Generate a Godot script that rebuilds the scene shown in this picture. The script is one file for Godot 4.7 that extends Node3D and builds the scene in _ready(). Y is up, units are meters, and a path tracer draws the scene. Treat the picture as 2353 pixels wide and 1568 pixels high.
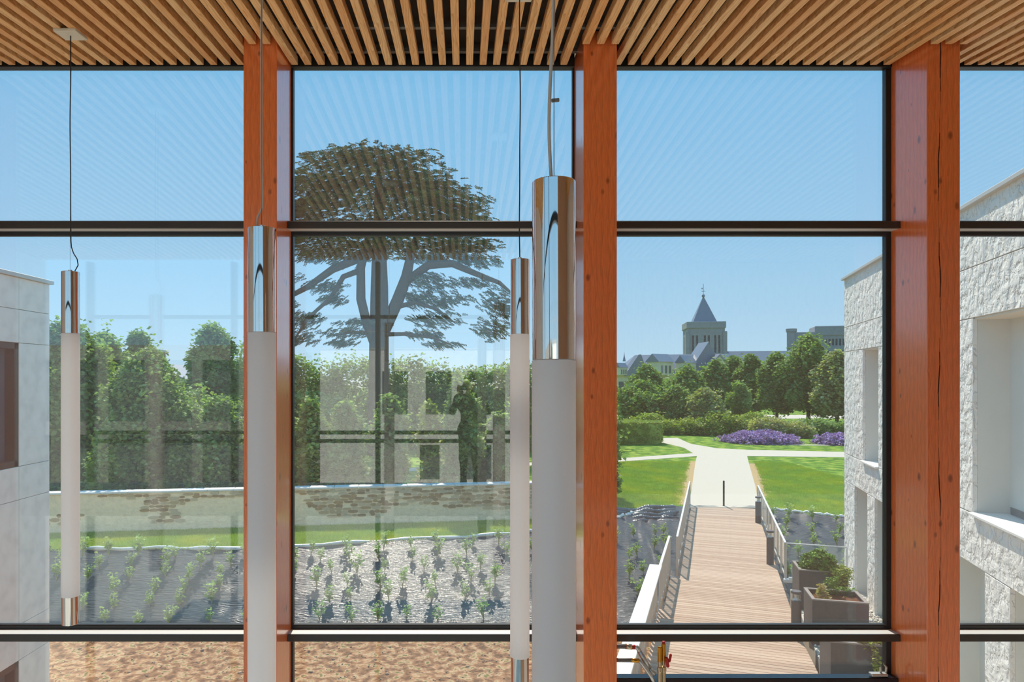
extends Node3D
# A glazed link between two pale buildings: slatted timber ceiling, stained posts, pendant tube lamps, and the garden beyond the glass.
# Metres, y up. y = 0 is the level of the wooden deck and of the lawns; the camera stands on an upper walkway.

const EYE := 5.74
const GLASS_Z := -5.28
const POSTS := [-6.15, -3.78, -1.411, 0.949, 3.331, 5.71]
var M := {}
var T := {}
var taken := {}
var boxes := {}
var rng := RandomNumberGenerator.new()


func _ready() -> void:
	rng.seed = 7
	view_and_light()
	make_materials()
	build_ceiling()
	build_posts()
	build_front_windows()
	build_room_shell()
	build_right_building()
	build_left_building()
	build_ground()
	build_deck()
	build_terrace()
	build_boundary_wall()
	build_church()
	build_convent()
	build_rear_world()
	build_lamps()
	build_manifold()
	build_cedar()
	build_left_trees()
	build_park()
	build_slope_plants()
	build_photographer()


# ------------------------------------------------------------------ camera, sky, sun
func view_and_light() -> void:
	var cam := Camera3D.new()
	cam.name = "camera"
	cam.projection = Camera3D.PROJECTION_FRUSTUM
	cam.near = 0.05
	cam.far = 900.0
	cam.size = 0.05 * 1568.0 / 1600.0
	cam.frustum_offset = Vector2(0.05 * 111.5 / 1600.0, 0.05 * 86.0 / 1600.0)
	cam.position = Vector3(0, EYE, 0)
	add_child(cam)
	cam.current = true
	var e := Environment.new()
	e.background_mode = Environment.BG_SKY
	var sm := ProceduralSkyMaterial.new()
	sm.sky_top_color = Color8(90, 151, 190)
	sm.sky_horizon_color = Color8(151, 180, 196)
	sm.sky_curve = 0.14
	sm.ground_bottom_color = Color8(120, 120, 108)
	sm.ground_horizon_color = Color8(170, 176, 168)
	sm.sun_angle_max = 1.0
	var sky := Sky.new()
	sky.sky_material = sm
	e.sky = sky
	e.tonemap_mode = Environment.TONE_MAPPER_LINEAR
	e.tonemap_exposure = 1.88
	e.sdfgi_enabled = true
	e.ssao_enabled = true
	e.ssil_enabled = true
	var we := WorldEnvironment.new()
	we.name = "world_environment"
	we.environment = e
	add_child(we)
	var sun := DirectionalLight3D.new()
	sun.name = "sun"
	sun.light_color = Color(1.0, 0.955, 0.88)
	sun.light_energy = 1.06
	sun.light_angular_distance = 0.53
	sun.shadow_enabled = true
	sun.sky_mode = DirectionalLight3D.SKY_MODE_LIGHT_ONLY
	add_child(sun)
	var to_sun := Vector3(-0.035, 0.785, -0.62).normalized()
	sun.look_at_from_position(to_sun * 50.0, Vector3.ZERO, Vector3.UP)


# ------------------------------------------------------------------ node helpers
func numbered(n: String) -> String:
	if not taken.has(n):
		taken[n] = 0
		return n
	taken[n] += 1
	return "%s_%03d" % [n, taken[n]]


func tag(o: Node, label: String, category: String, group := "") -> void:
	o.set_meta("label", label)
	o.set_meta("category", category)
	if group != "":
		o.set_meta("group", group)


func thing(called: String, label: String, category: String, at := Vector3.ZERO, turn := 0.0, group := "") -> Node3D:
	var o := Node3D.new()
	o.name = numbered(called)
	add_child(o)
	o.position = at
	o.rotation.y = turn
	tag(o, label, category, group)
	return o


func setting(called: String, at := Vector3.ZERO) -> Node3D:
	var o := Node3D.new()
	o.name = called
	add_child(o)
	o.position = at
	o.set_meta("kind", "structure")
	return o


func part(parent: Node, called: String, mesh: Mesh, m: Material, at := Vector3.ZERO, b := Basis()) -> MeshInstance3D:
	var o := MeshInstance3D.new()
	o.name = called
	o.mesh = mesh
	o.material_override = m
	o.transform = Transform3D(b, at)
	parent.add_child(o, true)
	return o


func copy(o: Node3D, stem: String, at: Vector3, turn: float, label := "") -> Node3D:
	var c: Node3D = o.duplicate()
	c.name = numbered(stem)
	add_child(c)
	c.position = at
	c.rotation.y = turn
	if label != "":
		c.set_meta("label", label)
	return c


# ------------------------------------------------------------------ mesh helpers
func st_new(flat := true) -> SurfaceTool:
	var st := SurfaceTool.new()
	st.begin(Mesh.PRIMITIVE_TRIANGLES)
	st.set_smooth_group(-1 if flat else 0)
	return st


func done(st: SurfaceTool) -> ArrayMesh:
	st.generate_normals()
	return st.commit()


func tri(st: SurfaceTool, a: Vector3, b: Vector3, c: Vector3, o: Vector3) -> void:
	# wound so that the face looks away from o
	if (a - c).cross(a - b).dot((a + b + c) / 3.0 - o) < 0.0:
		var t := b
		b = c
		c = t
	st.add_vertex(a)
	st.add_vertex(b)
	st.add_vertex(c)


func quad(st: SurfaceTool, a: Vector3, b: Vector3, c: Vector3, d: Vector3, o: Vector3) -> void:
	tri(st, a, b, c, o)
	tri(st, a, c, d, o)


func add_box(st: SurfaceTool, at: Vector3, size: Vector3, ch := 0.0, b := Basis()) -> void:
	var h := size / 2.0
	if ch <= 0.0:
		var p := []
		for i in 8:
			p.append(at + b * Vector3(h.x * (1 if i & 1 else -1), h.y * (1 if i & 2 else -1), h.z * (1 if i & 4 else -1)))
		for f in [[0, 1, 3, 2], [4, 5, 7, 6], [0, 1, 5, 4], [2, 3, 7, 6], [0, 2, 6, 4], [1, 3, 7, 5]]:
			quad(st, p[f[0]], p[f[1]], p[f[2]], p[f[3]], at)
		return
	ch = minf(ch, minf(h.x, minf(h.y, h.z)) * 0.9)
	var v := []
	for axis in 3:
		for i in 8:
			var q := Vector3(1 if i & 1 else -1, 1 if i & 2 else -1, 1 if i & 4 else -1)
			var r := h - Vector3(ch, ch, ch)
			r[axis] = h[axis]
			v.append(at + b * (q * r))
	for axis in 3:
		var bit := 1 << axis
		var o1 := 1 << ((axis + 1) % 3)
		var o2 := 1 << ((axis + 2) % 3)
		for s in [0, bit]:
			quad(st, v[axis * 8 + s], v[axis * 8 + s + o1], v[axis * 8 + s + o1 + o2], v[axis * 8 + s + o2], at)
		# edges along this axis
		var a1 := (axis + 1) % 3
		var a2 := (axis + 2) % 3
		for s1 in [0, o1]:
			for s2 in [0, o2]:
				var k: int = s1 + s2
				quad(st, v[a1 * 8 + k], v[a1 * 8 + k + bit], v[a2 * 8 + k + bit], v[a2 * 8 + k], at)
	for i in 8:
		tri(st, v[i], v[8 + i], v[16 + i], at)


func box(size: Vector3, ch := 0.0) -> ArrayMesh:
	var key := "%.4f %.4f %.4f %.4f" % [size.x, size.y, size.z, ch]
	if not boxes.has(key):
		var st := st_new()
		add_box(st, Vector3.ZERO, size, ch)
		boxes[key] = done(st)
	return boxes[key]


func bx(parent: Node, called: String, lo: Vector3, hi: Vector3, m: Material, ch := 0.0) -> MeshInstance3D:
	return part(parent, called, box((hi - lo).abs(), ch), m, (lo + hi) / 2.0)


func add_tube(st: SurfaceTool, pts: Array, radii: Array, sides := 8, caps := true) -> void:
	var rings := []
	var n := pts.size()
	var side := Vector3.RIGHT
	for i in n:
		var dir: Vector3 = (pts[mini(i + 1, n - 1)] - pts[maxi(i - 1, 0)]).normalized()
		if absf(dir.dot(side)) > 0.95:
			side = Vector3.UP if absf(dir.y) < 0.9 else Vector3.RIGHT
		side = (side - dir * side.dot(dir)).normalized()
		var up := dir.cross(side)
		var ring := []
		for k in sides:
			var a := TAU * k / sides
			ring.append(pts[i] + (side * cos(a) + up * sin(a)) * float(radii[i] if radii.size() > 1 else radii[0]))
		rings.append(ring)
	for i in n - 1:
		var mid: Vector3 = (pts[i] + pts[i + 1]) / 2.0
		for k in sides:
			var k2 := (k + 1) % sides
			quad(st, rings[i][k], rings[i][k2], rings[i + 1][k2], rings[i + 1][k], mid)
	if caps:
		for k in sides:
			var k2 := (k + 1) % sides
			tri(st, pts[0], rings[0][k], rings[0][k2], pts[1])
			tri(st, pts[n - 1], rings[n - 1][k], rings[n - 1][k2], pts[n - 2])


func tube(pts: Array, radii: Array, sides := 8) -> ArrayMesh:
	var st := st_new(false)
	add_tube(st, pts, radii, sides)
	return done(st)


func lathe(profile: Array, sides := 32) -> ArrayMesh:
	# profile of Vector2(radius, height); each band is smooth round the axis and sharp towards the next
	var st := st_new(false)
	for i in profile.size() - 1:
		st.set_smooth_group(i + 1)
		var p: Vector2 = profile[i]
		var q: Vector2 = profile[i + 1]
		for k in sides:
			var a := TAU * k / sides
			var b := TAU * (k + 1) / sides
			var p1 := Vector3(cos(a) * p.x, p.y, sin(a) * p.x)
			var p2 := Vector3(cos(b) * p.x, p.y, sin(b) * p.x)
			var q1 := Vector3(cos(a) * q.x, q.y, sin(a) * q.x)
			var q2 := Vector3(cos(b) * q.x, q.y, sin(b) * q.x)
			# outward: to the right of the profile's direction
			var out := Vector3(cos((a + b) / 2), 0, sin((a + b) / 2)) * (q.y - p.y) + Vector3.UP * (p.x - q.x)
			var mid := (p1 + p2 + q1 + q2) / 4.0
			var o := mid - out.normalized() * 0.01
			if p.x > 1e-6:
				tri(st, p1, p2, q1 if q.x < 1e-6 else q2, o)
			if q.x > 1e-6:
				tri(st, p1, q2, q1, o)
	return done(st)


func prism(poly: PackedVector2Array, depth: float) -> ArrayMesh:
	# polygon in x, y pushed along z, centred on z = 0
	var st := st_new()
	var tris := Geometry2D.triangulate_polygon(poly)
	var h := depth / 2.0
	for s in [-h, h]:
		for i in range(0, tris.size(), 3):
			tri(st, V3(poly[tris[i]], s), V3(poly[tris[i + 1]], s), V3(poly[tris[i + 2]], s), V3(poly[tris[i]], 0.0))
	var cw := Geometry2D.is_polygon_clockwise(poly)
	for i in poly.size():
		var a := poly[i]
		var b := poly[(i + 1) % poly.size()]
		var nrm := (b - a).orthogonal().normalized() * (-1.0 if cw else 1.0)
		var o := V3((a + b) / 2.0 - nrm * 0.01, 0.0)
		var o2 := V3((a + b) / 2.0 + nrm * 0.01, 0.0)
		var pick := o if Geometry2D.is_point_in_polygon((a + b) / 2.0 - nrm * 0.0005, poly) else o2
		quad(st, V3(a, -h), V3(b, -h), V3(b, h), V3(a, h), pick)
	return done(st)


func V3(p: Vector2, z: float) -> Vector3:
	return Vector3(p.x, p.y, z)


func plan(poly: PackedVector2Array, top: float, thick: float) -> ArrayMesh:
	# polygon given as (x, z) on the ground, with thickness downwards
	var st := st_new()
	var tris := Geometry2D.triangulate_polygon(poly)
	for i in range(0, tris.size(), 3):
		var a := poly[tris[i]]
		var b := poly[tris[i + 1]]
		var c := poly[tris[i + 2]]
		tri(st, Vector3(a.x, top, a.y), Vector3(b.x, top, b.y), Vector3(c.x, top, c.y), Vector3(a.x, top - 1.0, a.y))
	for i in poly.size():
		var a := poly[i]
		var b := poly[(i + 1) % poly.size()]
		var nrm := (b - a).orthogonal().normalized() * 0.002
		var mid := (a + b) / 2.0
		var inner := mid + nrm if Geometry2D.is_point_in_polygon(mid + nrm, poly) else mid - nrm
		quad(st, Vector3(a.x, top, a.y), Vector3(b.x, top, b.y), Vector3(b.x, top - thick, b.y), Vector3(a.x, top - thick, a.y), Vector3(inner.x, top - thick / 2, inner.y))
	return done(st)


# ------------------------------------------------------------------ materials
func noise(freq: float, oct := 4, kind := FastNoiseLite.TYPE_SIMPLEX_SMOOTH, sd := 1) -> FastNoiseLite:
	var n := FastNoiseLite.new()
	n.noise_type = kind
	n.frequency = freq
	n.fractal_octaves = oct
	n.seed = sd
	return n


func ntex(n: FastNoiseLite, stops: Array, size := 512) -> NoiseTexture2D:
	var t := NoiseTexture2D.new()
	t.width = size
	t.height = size
	t.seamless = true
	t.noise = n
	if stops.size():
		var g := Gradient.new()
		var off := PackedFloat32Array()
		var col := PackedColorArray()
		for s in stops:
			off.append(s[0])
			col.append(s[1])
		g.offsets = off
		g.colors = col
		t.color_ramp = g
	return t


func grey(v: float) -> Color:
	return Color(v, v, v)


func mat(c: Color, rough := 0.7, metal := 0.0, spec := 0.5) -> StandardMaterial3D:
	var m := StandardMaterial3D.new()
	m.albedo_color = c
	m.roughness = rough
	m.metallic = metal
	m.metallic_specular = spec
	return m


func textured(m: StandardMaterial3D, t: Texture2D, scale: Vector3, world := true) -> StandardMaterial3D:
	m.albedo_texture = t
	m.uv1_triplanar = true
	m.uv1_world_triplanar = world
	m.uv1_scale = scale
	return m


func relief(m: StandardMaterial3D, t: Texture2D, centimetres: float, scale := Vector3.ZERO, world := true) -> StandardMaterial3D:
	m.heightmap_enabled = true
	m.heightmap_texture = t
	m.heightmap_scale = centimetres
	if scale != Vector3.ZERO:
		m.uv1_triplanar = true
		m.uv1_world_triplanar = world
		m.uv1_scale = scale
	return m


func grain_image(w: int, h: int, rings: int, warp: float, late: Color, knots: int, sd: int) -> ImageTexture:
	# growth rings that run along v; the material stretches v to get long cathedral figures
	var field := noise(2.2 / w, 3, FastNoiseLite.TYPE_SIMPLEX_SMOOTH, sd).get_seamless_image(w, h)
	var fine := noise(40.0 / w, 2, FastNoiseLite.TYPE_SIMPLEX_SMOOTH, sd + 1).get_seamless_image(w, h)
	var r := RandomNumberGenerator.new()
	r.seed = sd
	var spots := []
	for i in knots:
		spots.append([r.randf(), r.randf(), r.randf_range(0.018, 0.045), r.randf_range(0.35, 0.7)])
	var im := Image.create(w, h, false, Image.FORMAT_RGB8)
	for y in h:
		for x in w:
			var u := float(x) / w
			var v := float(y) / h
			var bend := 0.0
			var dark := 0.0
			for s in spots:
				var du: float = absf(u - s[0])
				du = minf(du, 1.0 - du) / s[2]
				var dv: float = absf(v - s[1])
				dv = minf(dv, 1.0 - dv) / (s[2] * 0.28)
				var q := du * du + dv * dv
				if q < 9.0:
					bend += s[3] * exp(-q * 0.6) * 0.8
					if q < 1.4:
						dark = maxf(dark, (1.0 - q / 1.4) * s[3])
			var a := field.get_pixel(x, y).r
			var t := fposmod(rings * u + warp * a + bend, 1.0)
			t = pow(t, 2.2)
			var f := fine.get_pixel(x, (y / 6) % h).r
			var c := Color.WHITE.lerp(late, t * 0.9) * (0.9 + 0.14 * f)
			c = c.lerp(Color(0.32, 0.17, 0.1), dark * 0.8)
			im.set_pixel(x, y, c)
	return ImageTexture.create_from_image(im)


func make_materials() -> void:
	T.grain = grain_image(384, 384, 8, 2.2, Color(0.86, 0.74, 0.62), 0, 3)
	T.knotty = grain_image(256, 768, 9, 0.7, Color(0.94, 0.89, 0.86), 10, 9)
	T.blotch = ntex(noise(0.012, 5), [[0.0, grey(0.9)], [0.5, grey(0.97)], [1.0, grey(1.0)]])
	T.fine = ntex(noise(0.08, 4), [[0.0, grey(0.8)], [1.0, grey(1.0)]])
	T.height_rough = ntex(noise(0.018, 5, FastNoiseLite.TYPE_SIMPLEX, 5), [])
	T.height_fine = ntex(noise(0.1, 3, FastNoiseLite.TYPE_SIMPLEX, 6), [])
	var crag := noise(0.015, 6, FastNoiseLite.TYPE_SIMPLEX, 12)
	crag.domain_warp_enabled = true
	crag.domain_warp_amplitude = 34.0
	crag.domain_warp_frequency = 0.012
	T.crag = ntex(crag, [[0.0, grey(0.0)], [0.36, grey(0.35)], [0.46, grey(0.8)], [0.62, grey(0.9)], [0.75, grey(1.0)]])
	T.grass = ntex(noise(0.014, 6, FastNoiseLite.TYPE_SIMPLEX, 2), [[0.15, Color8(66, 104, 30)], [0.42, Color8(96, 136, 40)], [0.62, Color8(120, 154, 50)], [0.85, Color8(158, 164, 74)]])
	T.soil = ntex(noise(0.03, 5, FastNoiseLite.TYPE_SIMPLEX, 4), [[0.1, Color8(96, 66, 42)], [0.4, Color8(142, 102, 70)], [0.58, Color8(166, 126, 90)], [0.7, Color8(190, 158, 126)], [0.86, Color8(112, 104, 54)]])
	T.film = ntex(noise(0.02, 4, FastNoiseLite.TYPE_SIMPLEX, 8), [[0.0, grey(0.75)], [0.6, grey(0.95)], [1.0, grey(1.0)]])
	var fold := noise(0.016, 4, FastNoiseLite.TYPE_SIMPLEX_SMOOTH, 21)
	fold.fractal_type = FastNoiseLite.FRACTAL_RIDGED
	T.fold = ntex(fold, [])
	# timber
	for i in 4:
		var tint: Color = [Color8(255, 208, 148), Color8(252, 200, 138), Color8(255, 214, 158), Color8(248, 192, 130)][i]
		var m := textured(mat(tint, 0.5), T.grain, Vector3(5.3 + i * 0.4, 5.3, 0.55))
		m.uv1_offset = Vector3(0.21 * i, 0.13 * i, 0.37 * i)
		M["slat_%d" % i] = m
	M.post = textured(mat(Color8(250, 132, 68), 0.28, 0.0, 0.65), T.knotty, Vector3(2.6, 0.42, 2.6))
	M.post.clearcoat_enabled = true
	M.post.clearcoat = 1.0
	M.post.clearcoat_roughness = 0.1
	M.timber_wall = textured(mat(Color8(212, 178, 148), 0.45), T.grain, Vector3(3.0, 0.4, 3.0))
	M.felt = mat(Color8(74, 66, 58), 0.95)
	M.rail_grey = mat(Color8(118, 118, 116), 0.45, 0.4)
	# metal, glass
	M.frame = mat(Color8(66, 64, 62), 0.34, 0.25)
	M.frame_dark = mat(Color8(40, 42, 44), 0.4, 0.1)
	M.glass = mat(Color(1, 1, 1, 0.02), 0.0)
	M.glass.transparency = BaseMaterial3D.TRANSPARENCY_ALPHA
	M.glass_green = mat(Color(0.8, 0.95, 0.9, 0.06), 0.0)
	M.glass_green.transparency = BaseMaterial3D.TRANSPARENCY_ALPHA
	M.window_dark = mat(Color8(98, 106, 114), 0.06, 0.0, 0.7)
	M.chrome = mat(Color(0.88, 0.87, 0.86), 0.03, 1.0)
	M.opal = mat(Color(0.96, 0.96, 0.97), 0.32)
	M.opal.backlight_enabled = true
	M.opal.backlight = Color(1.0, 1.0, 1.0)
	M.cable = mat(Color8(196, 190, 182), 0.35)
	M.cable_dark = mat(Color8(48, 50, 54), 0.5)
	M.rose = mat(Color8(222, 214, 196), 0.5)
	M.galva = mat(Color8(196, 198, 196), 0.38, 0.55)
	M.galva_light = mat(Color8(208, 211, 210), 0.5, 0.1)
	M.brass = mat(Color8(206, 156, 62), 0.22, 0.9)
	M.nickel = mat(Color8(196, 186, 160), 0.25, 0.9)
	M.pipe = mat(Color8(196, 202, 206), 0.3, 0.7)
	M.insulation = mat(Color8(120, 120, 122), 0.6)
	M.red = mat(Color8(176, 32, 30), 0.4)
	M.black_steel = mat(Color8(34, 38, 46), 0.16, 0.2)
	# masonry
	M.plaster = textured(mat(Color8(246, 244, 240), 0.8), T.blotch, Vector3(0.4, 0.4, 0.4))
	M.floor_stone = textured(mat(Color8(240, 236, 226), 0.5), T.blotch, Vector3(0.7, 0.7, 0.7))
	M.panel_smooth = textured(mat(Color8(252, 247, 238), 0.62), T.blotch, Vector3(0.35, 0.35, 0.35))
	M.panel_rough = relief(textured(mat(Color8(244, 242, 236), 0.85), T.blotch, Vector3(0.5, 0.36, 0.5)), T.crag, 4.5)
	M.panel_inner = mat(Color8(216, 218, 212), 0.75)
	M.reveal = mat(Color8(226, 216, 198), 0.75)
	M.coping_metal = mat(Color8(205, 204, 200), 0.45, 0.2)
	M.worn = textured(mat(Color8(196, 168, 118), 0.95), T.fine, Vector3(0.9, 0.9, 0.9))
	M.crack = mat(Color8(58, 24, 12), 0.9)
	M.grey_render = mat(Color8(150, 150, 148), 0.85)
	M.joint = mat(Color8(120, 116, 108), 0.9)
	M.orange_reflection = mat(Color8(150, 74, 46), 0.5)  # colour of an orange reflection in window glass, not of any wood
	M.frame_brown = mat(Color8(64, 50, 44), 0.45)
	M.white_metal = mat(Color8(236, 236, 232), 0.45)
	M.concrete = relief(textured(mat(Color8(196, 190, 178), 0.85), T.blotch, Vector3(0.5, 0.5, 0.5)), T.height_fine, 0.3)
	M.path = textured(mat(Color8(216, 208, 192), 0.9), T.fine, Vector3(0.9, 0.9, 0.9))
	M.render_wall = relief(textured(mat(Color8(250, 232, 200), 0.92), T.blotch, Vector3(0.5, 0.5, 0.5)), T.height_rough, 2.0)
	for i in 4:
		M["stone_%d" % i] = relief(textured(mat([Color8(214, 190, 150), Color8(196, 164, 120), Color8(226, 210, 178), Color8(178, 148, 112)][i], 0.92), T.blotch, Vector3(2.5, 2.5, 2.5)), T.height_fine, 0.8)
	M.coping_stone = textured(mat(Color8(226, 226, 224), 0.8), T.blotch, Vector3(0.8, 0.8, 0.8))
	# ground
	M.grass = relief(textured(mat(Color8(255, 255, 255), 0.95, 0.0, 0.3), T.grass, Vector3(0.13, 0.13, 0.13)), T.height_fine, 3.0)
	M.soil = relief(textured(mat(Color8(255, 255, 255), 0.97, 0.0, 0.2), T.soil, Vector3(0.17, 0.17, 0.17)), T.height_fine, 2.5)
	M.film = relief(textured(mat(Color8(84, 92, 98), 0.3, 0.0, 0.36), T.film, Vector3(0.12, 1.5, 1.3)), T.fold, 3.0)
	M.film_hem = mat(Color8(206, 210, 212), 0.4)
	M.film_dark = relief(mat(Color8(70, 76, 84), 0.26, 0.0, 0.7), T.fold, 3.0, Vector3(0.6, 1.4, 0.6))
	M.pebble = mat(Color8(232, 230, 224), 0.8)
	M.pebble.vertex_color_use_as_albedo = true
	M.clod = mat(Color8(178, 148, 118), 0.95)
	M.clod.vertex_color_use_as_albedo = true
	for i in 4:
		M["board_%d" % i] = textured(mat([Color8(202, 174, 152), Color8(196, 168, 146), Color8(208, 181, 159), Color8(190, 161, 139)][i], 0.8), T.fine, Vector3(0.5, 3.0, 3.0))
	M.planter = textured(mat(Color8(70, 72, 76), 0.6), T.blotch, Vector3(0.9, 0.9, 0.9))
	M.planter_rim = mat(Color8(138, 132, 128), 0.6)
	M.bollard = mat(Color8(84, 84, 88), 0.5, 0.2)
	M.bark_mulch = relief(mat(Color8(150, 92, 58), 0.95), T.height_fine, 3.0, Vector3(2, 2, 2))
	# far buildings
	M.slate = textured(mat(Color8(132, 142, 160), 0.38, 0.0, 0.75), T.fine, Vector3(0.2, 0.2, 0.2))
	M.limestone = textured(mat(Color8(232, 220, 192), 0.85), T.blotch, Vector3(0.1, 0.1, 0.1))
	M.old_stone = textured(mat(Color8(148, 154, 164), 0.9), T.blotch, Vector3(0.16, 0.16, 0.16))
	# plants
	leafy("grass_blade", Color8(178, 198, 98), 0.8)
	leafy("leaf", Color8(160, 182, 122), 0.9)
	leafy("leaf_olive", Color8(190, 192, 146), 0.9)
	leafy("needle", Color8(108, 126, 92), 0.35)
	leafy("box_leaf", Color8(178, 190, 100), 0.75)
	leafy("lavender", Color8(196, 168, 222), 0.6)
	leafy("plant_leaf", Color8(110, 150, 60), 0.6)
	M.bark = relief(mat(Color8(98, 84, 72), 0.95), T.height_rough, 3.0, Vector3(1.2, 0.5, 1.2))
	M.cloth_dark = mat(Color8(40, 44, 58), 0.9)
	M.trousers = mat(Color8(62, 66, 80), 0.9)
	M.skin = mat(Color8(206, 154, 126), 0.55)
	M.hair = mat(Color8(48, 36, 28), 0.7)


func leafy(called: String, c: Color, through: float) -> void:
	var m := mat(c, 0.55, 0.0, 0.35)
	m.vertex_color_use_as_albedo = true
	m.backlight_enabled = true
	m.backlight = Color(through * 0.88, through, through * 0.62)
	M[called] = m


# ------------------------------------------------------------------ the room
func ceiling_y(z: float) -> float:
	return EYE + 1.98 - 0.069 * z


func build_ceiling() -> void:
	var c := setting("ceiling")
	var tilt := Basis(Vector3.RIGHT, atan(0.069))
	var z1 := 0.78
	for k in range(-68, 63):
		var x := -0.055 + 0.1003 * k
		var z0 := -5.19
		for p in POSTS:
			if absf(x - p) < 0.137:
				z0 = -4.815
		var long := (z1 - z0) * sqrt(1.0 + 0.069 * 0.069)
		var zc := (z0 + z1) / 2.0
		part(c, "slat", box(Vector3(0.051, 0.062, long), 0.003), M["slat_%d" % rng.randi_range(0, 3)], Vector3(x, ceiling_y(zc) + 0.031, zc), tilt)
	for z in [-5.12, -4.71, -3.5, -2.3, -1.1, 0.1]:
		part(c, "hanger_rail", box(Vector3(13.2, 0.03, 0.035), 0.003), M.rail_grey, Vector3(-0.3, ceiling_y(z) + 0.078, z), tilt)
	var zm := (0.85 - 5.24) / 2.0
	part(c, "backing_felt", box(Vector3(13.3, 0.02, 6.09)), M.felt, Vector3(-0.3, ceiling_y(zm) + 0.15, zm), tilt)
	part(c, "roof_slab", box(Vector3(14.2, 0.3, 6.6)), M.plaster, Vector3(-0.3, ceiling_y(zm) + 0.33, zm), tilt)


func build_posts() -> void:
	for i in POSTS.size():
		var x: float = POSTS[i]
		var h := ceiling_y(-4.83) + 0.1
		var o := part(self, numbered("timber_column"), box(Vector3(0.231, h, 0.41), 0.004), M.post, Vector3(x, h / 2.0, -5.035))
		o.set_meta("kind", "structure")
		if i == 4:
			var cr := st_new()
			var last := Vector3.ZERO
			for k in 60:
				var yy := -h / 2.0 + 2.6 + k * 0.095
				var p := Vector3(-0.03 + 0.008 * sin(k * 0.37) + 0.003 * sin(k * 1.9), yy, 0.2055)
				if k > 0:
					var wd := 0.0022 + 0.0018 * sin(k * 0.8)
					quad(cr, last - Vector3(wd, 0, 0), last + Vector3(wd, 0, 0), p + Vector3(wd, 0, 0), p - Vector3(wd, 0, 0), last - Vector3(0, 0, 1))
				last = p
			part(o, "drying_crack", done(cr), M.crack)
		if i in [2, 3, 4]:
			tag(o, ["", "", "orange stained timber post in front of the cedar", "orange stained timber post beside the largest pendant tube", "orange stained timber post with a long drying crack", ""][i], "post")


func build_front_windows() -> void:
	var gz := GLASS_Z
	for i in POSTS.size() - 1:
		var a: float = POSTS[i] + 0.1155
		var b: float = POSTS[i + 1] - 0.1155
		var w := setting("window_%d" % (i + 1))
		var rows := [[-5.74, -4.2], [-4.16, -1.912], [-1.912, 1.131], [1.131, 2.36]]
		for r in rows:
			for z in [gz - 0.012, gz + 0.012]:
				bx(w, "pane", Vector3(a - 0.01, EYE + r[0] + 0.02, z - 0.003), Vector3(b + 0.01, EYE + r[1] - 0.02, z + 0.003), M.glass)
		for y in [1.131, -1.912, -4.18]:
			part(w, "transom", box(Vector3(b - a, 0.052, 0.02), 0.003), M.frame, Vector3((a + b) / 2, EYE + y, -5.13))
			part(w, "transom_body", box(Vector3(b - a, 0.05, 0.1)), M.galva_light, Vector3((a + b) / 2, EYE + y, -5.185))  # ground and sky light on the transom is put into this pale colour
			part(w, "gasket", box(Vector3(b - a, 0.114, 0.05), 0.008), M.frame_dark, Vector3((a + b) / 2, EYE + y, -5.262))
			part(w, "outer_cap", box(Vector3(b - a, 0.06, 0.04), 0.005), M.frame_dark, Vector3((a + b) / 2, EYE + y, -5.325))
		part(w, "head_frame", box(Vector3(b - a, 0.3, 0.07), 0.004), M.frame_dark, Vector3((a + b) / 2, EYE + 2.337 + 0.15, -5.255))
		part(w, "bottom_frame", box(Vector3(b - a, 0.1, 0.08), 0.004), M.frame_dark, Vector3((a + b) / 2, 0.05, -5.26))
		for s in [[a, 1.0, 0.014], [b, -1.0, 0.038 if i == 3 else 0.014]]:
			# slim frame beside each post, mostly hidden by it
			part(w, "jamb", box(Vector3(s[2] + 0.05, EYE + 2.4, 0.05), 0.004), M.frame_dark, Vector3(s[0] + s[1] * (s[2] - 0.05) / 2, (EYE + 2.4) / 2, -5.262))
			part(w, "jamb_cap", box(Vector3(0.06, EYE + 2.4, 0.04), 0.004), M.frame_dark, Vector3(s[0] - s[1] * 0.03, (EYE + 2.4) / 2, -5.33))


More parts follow.
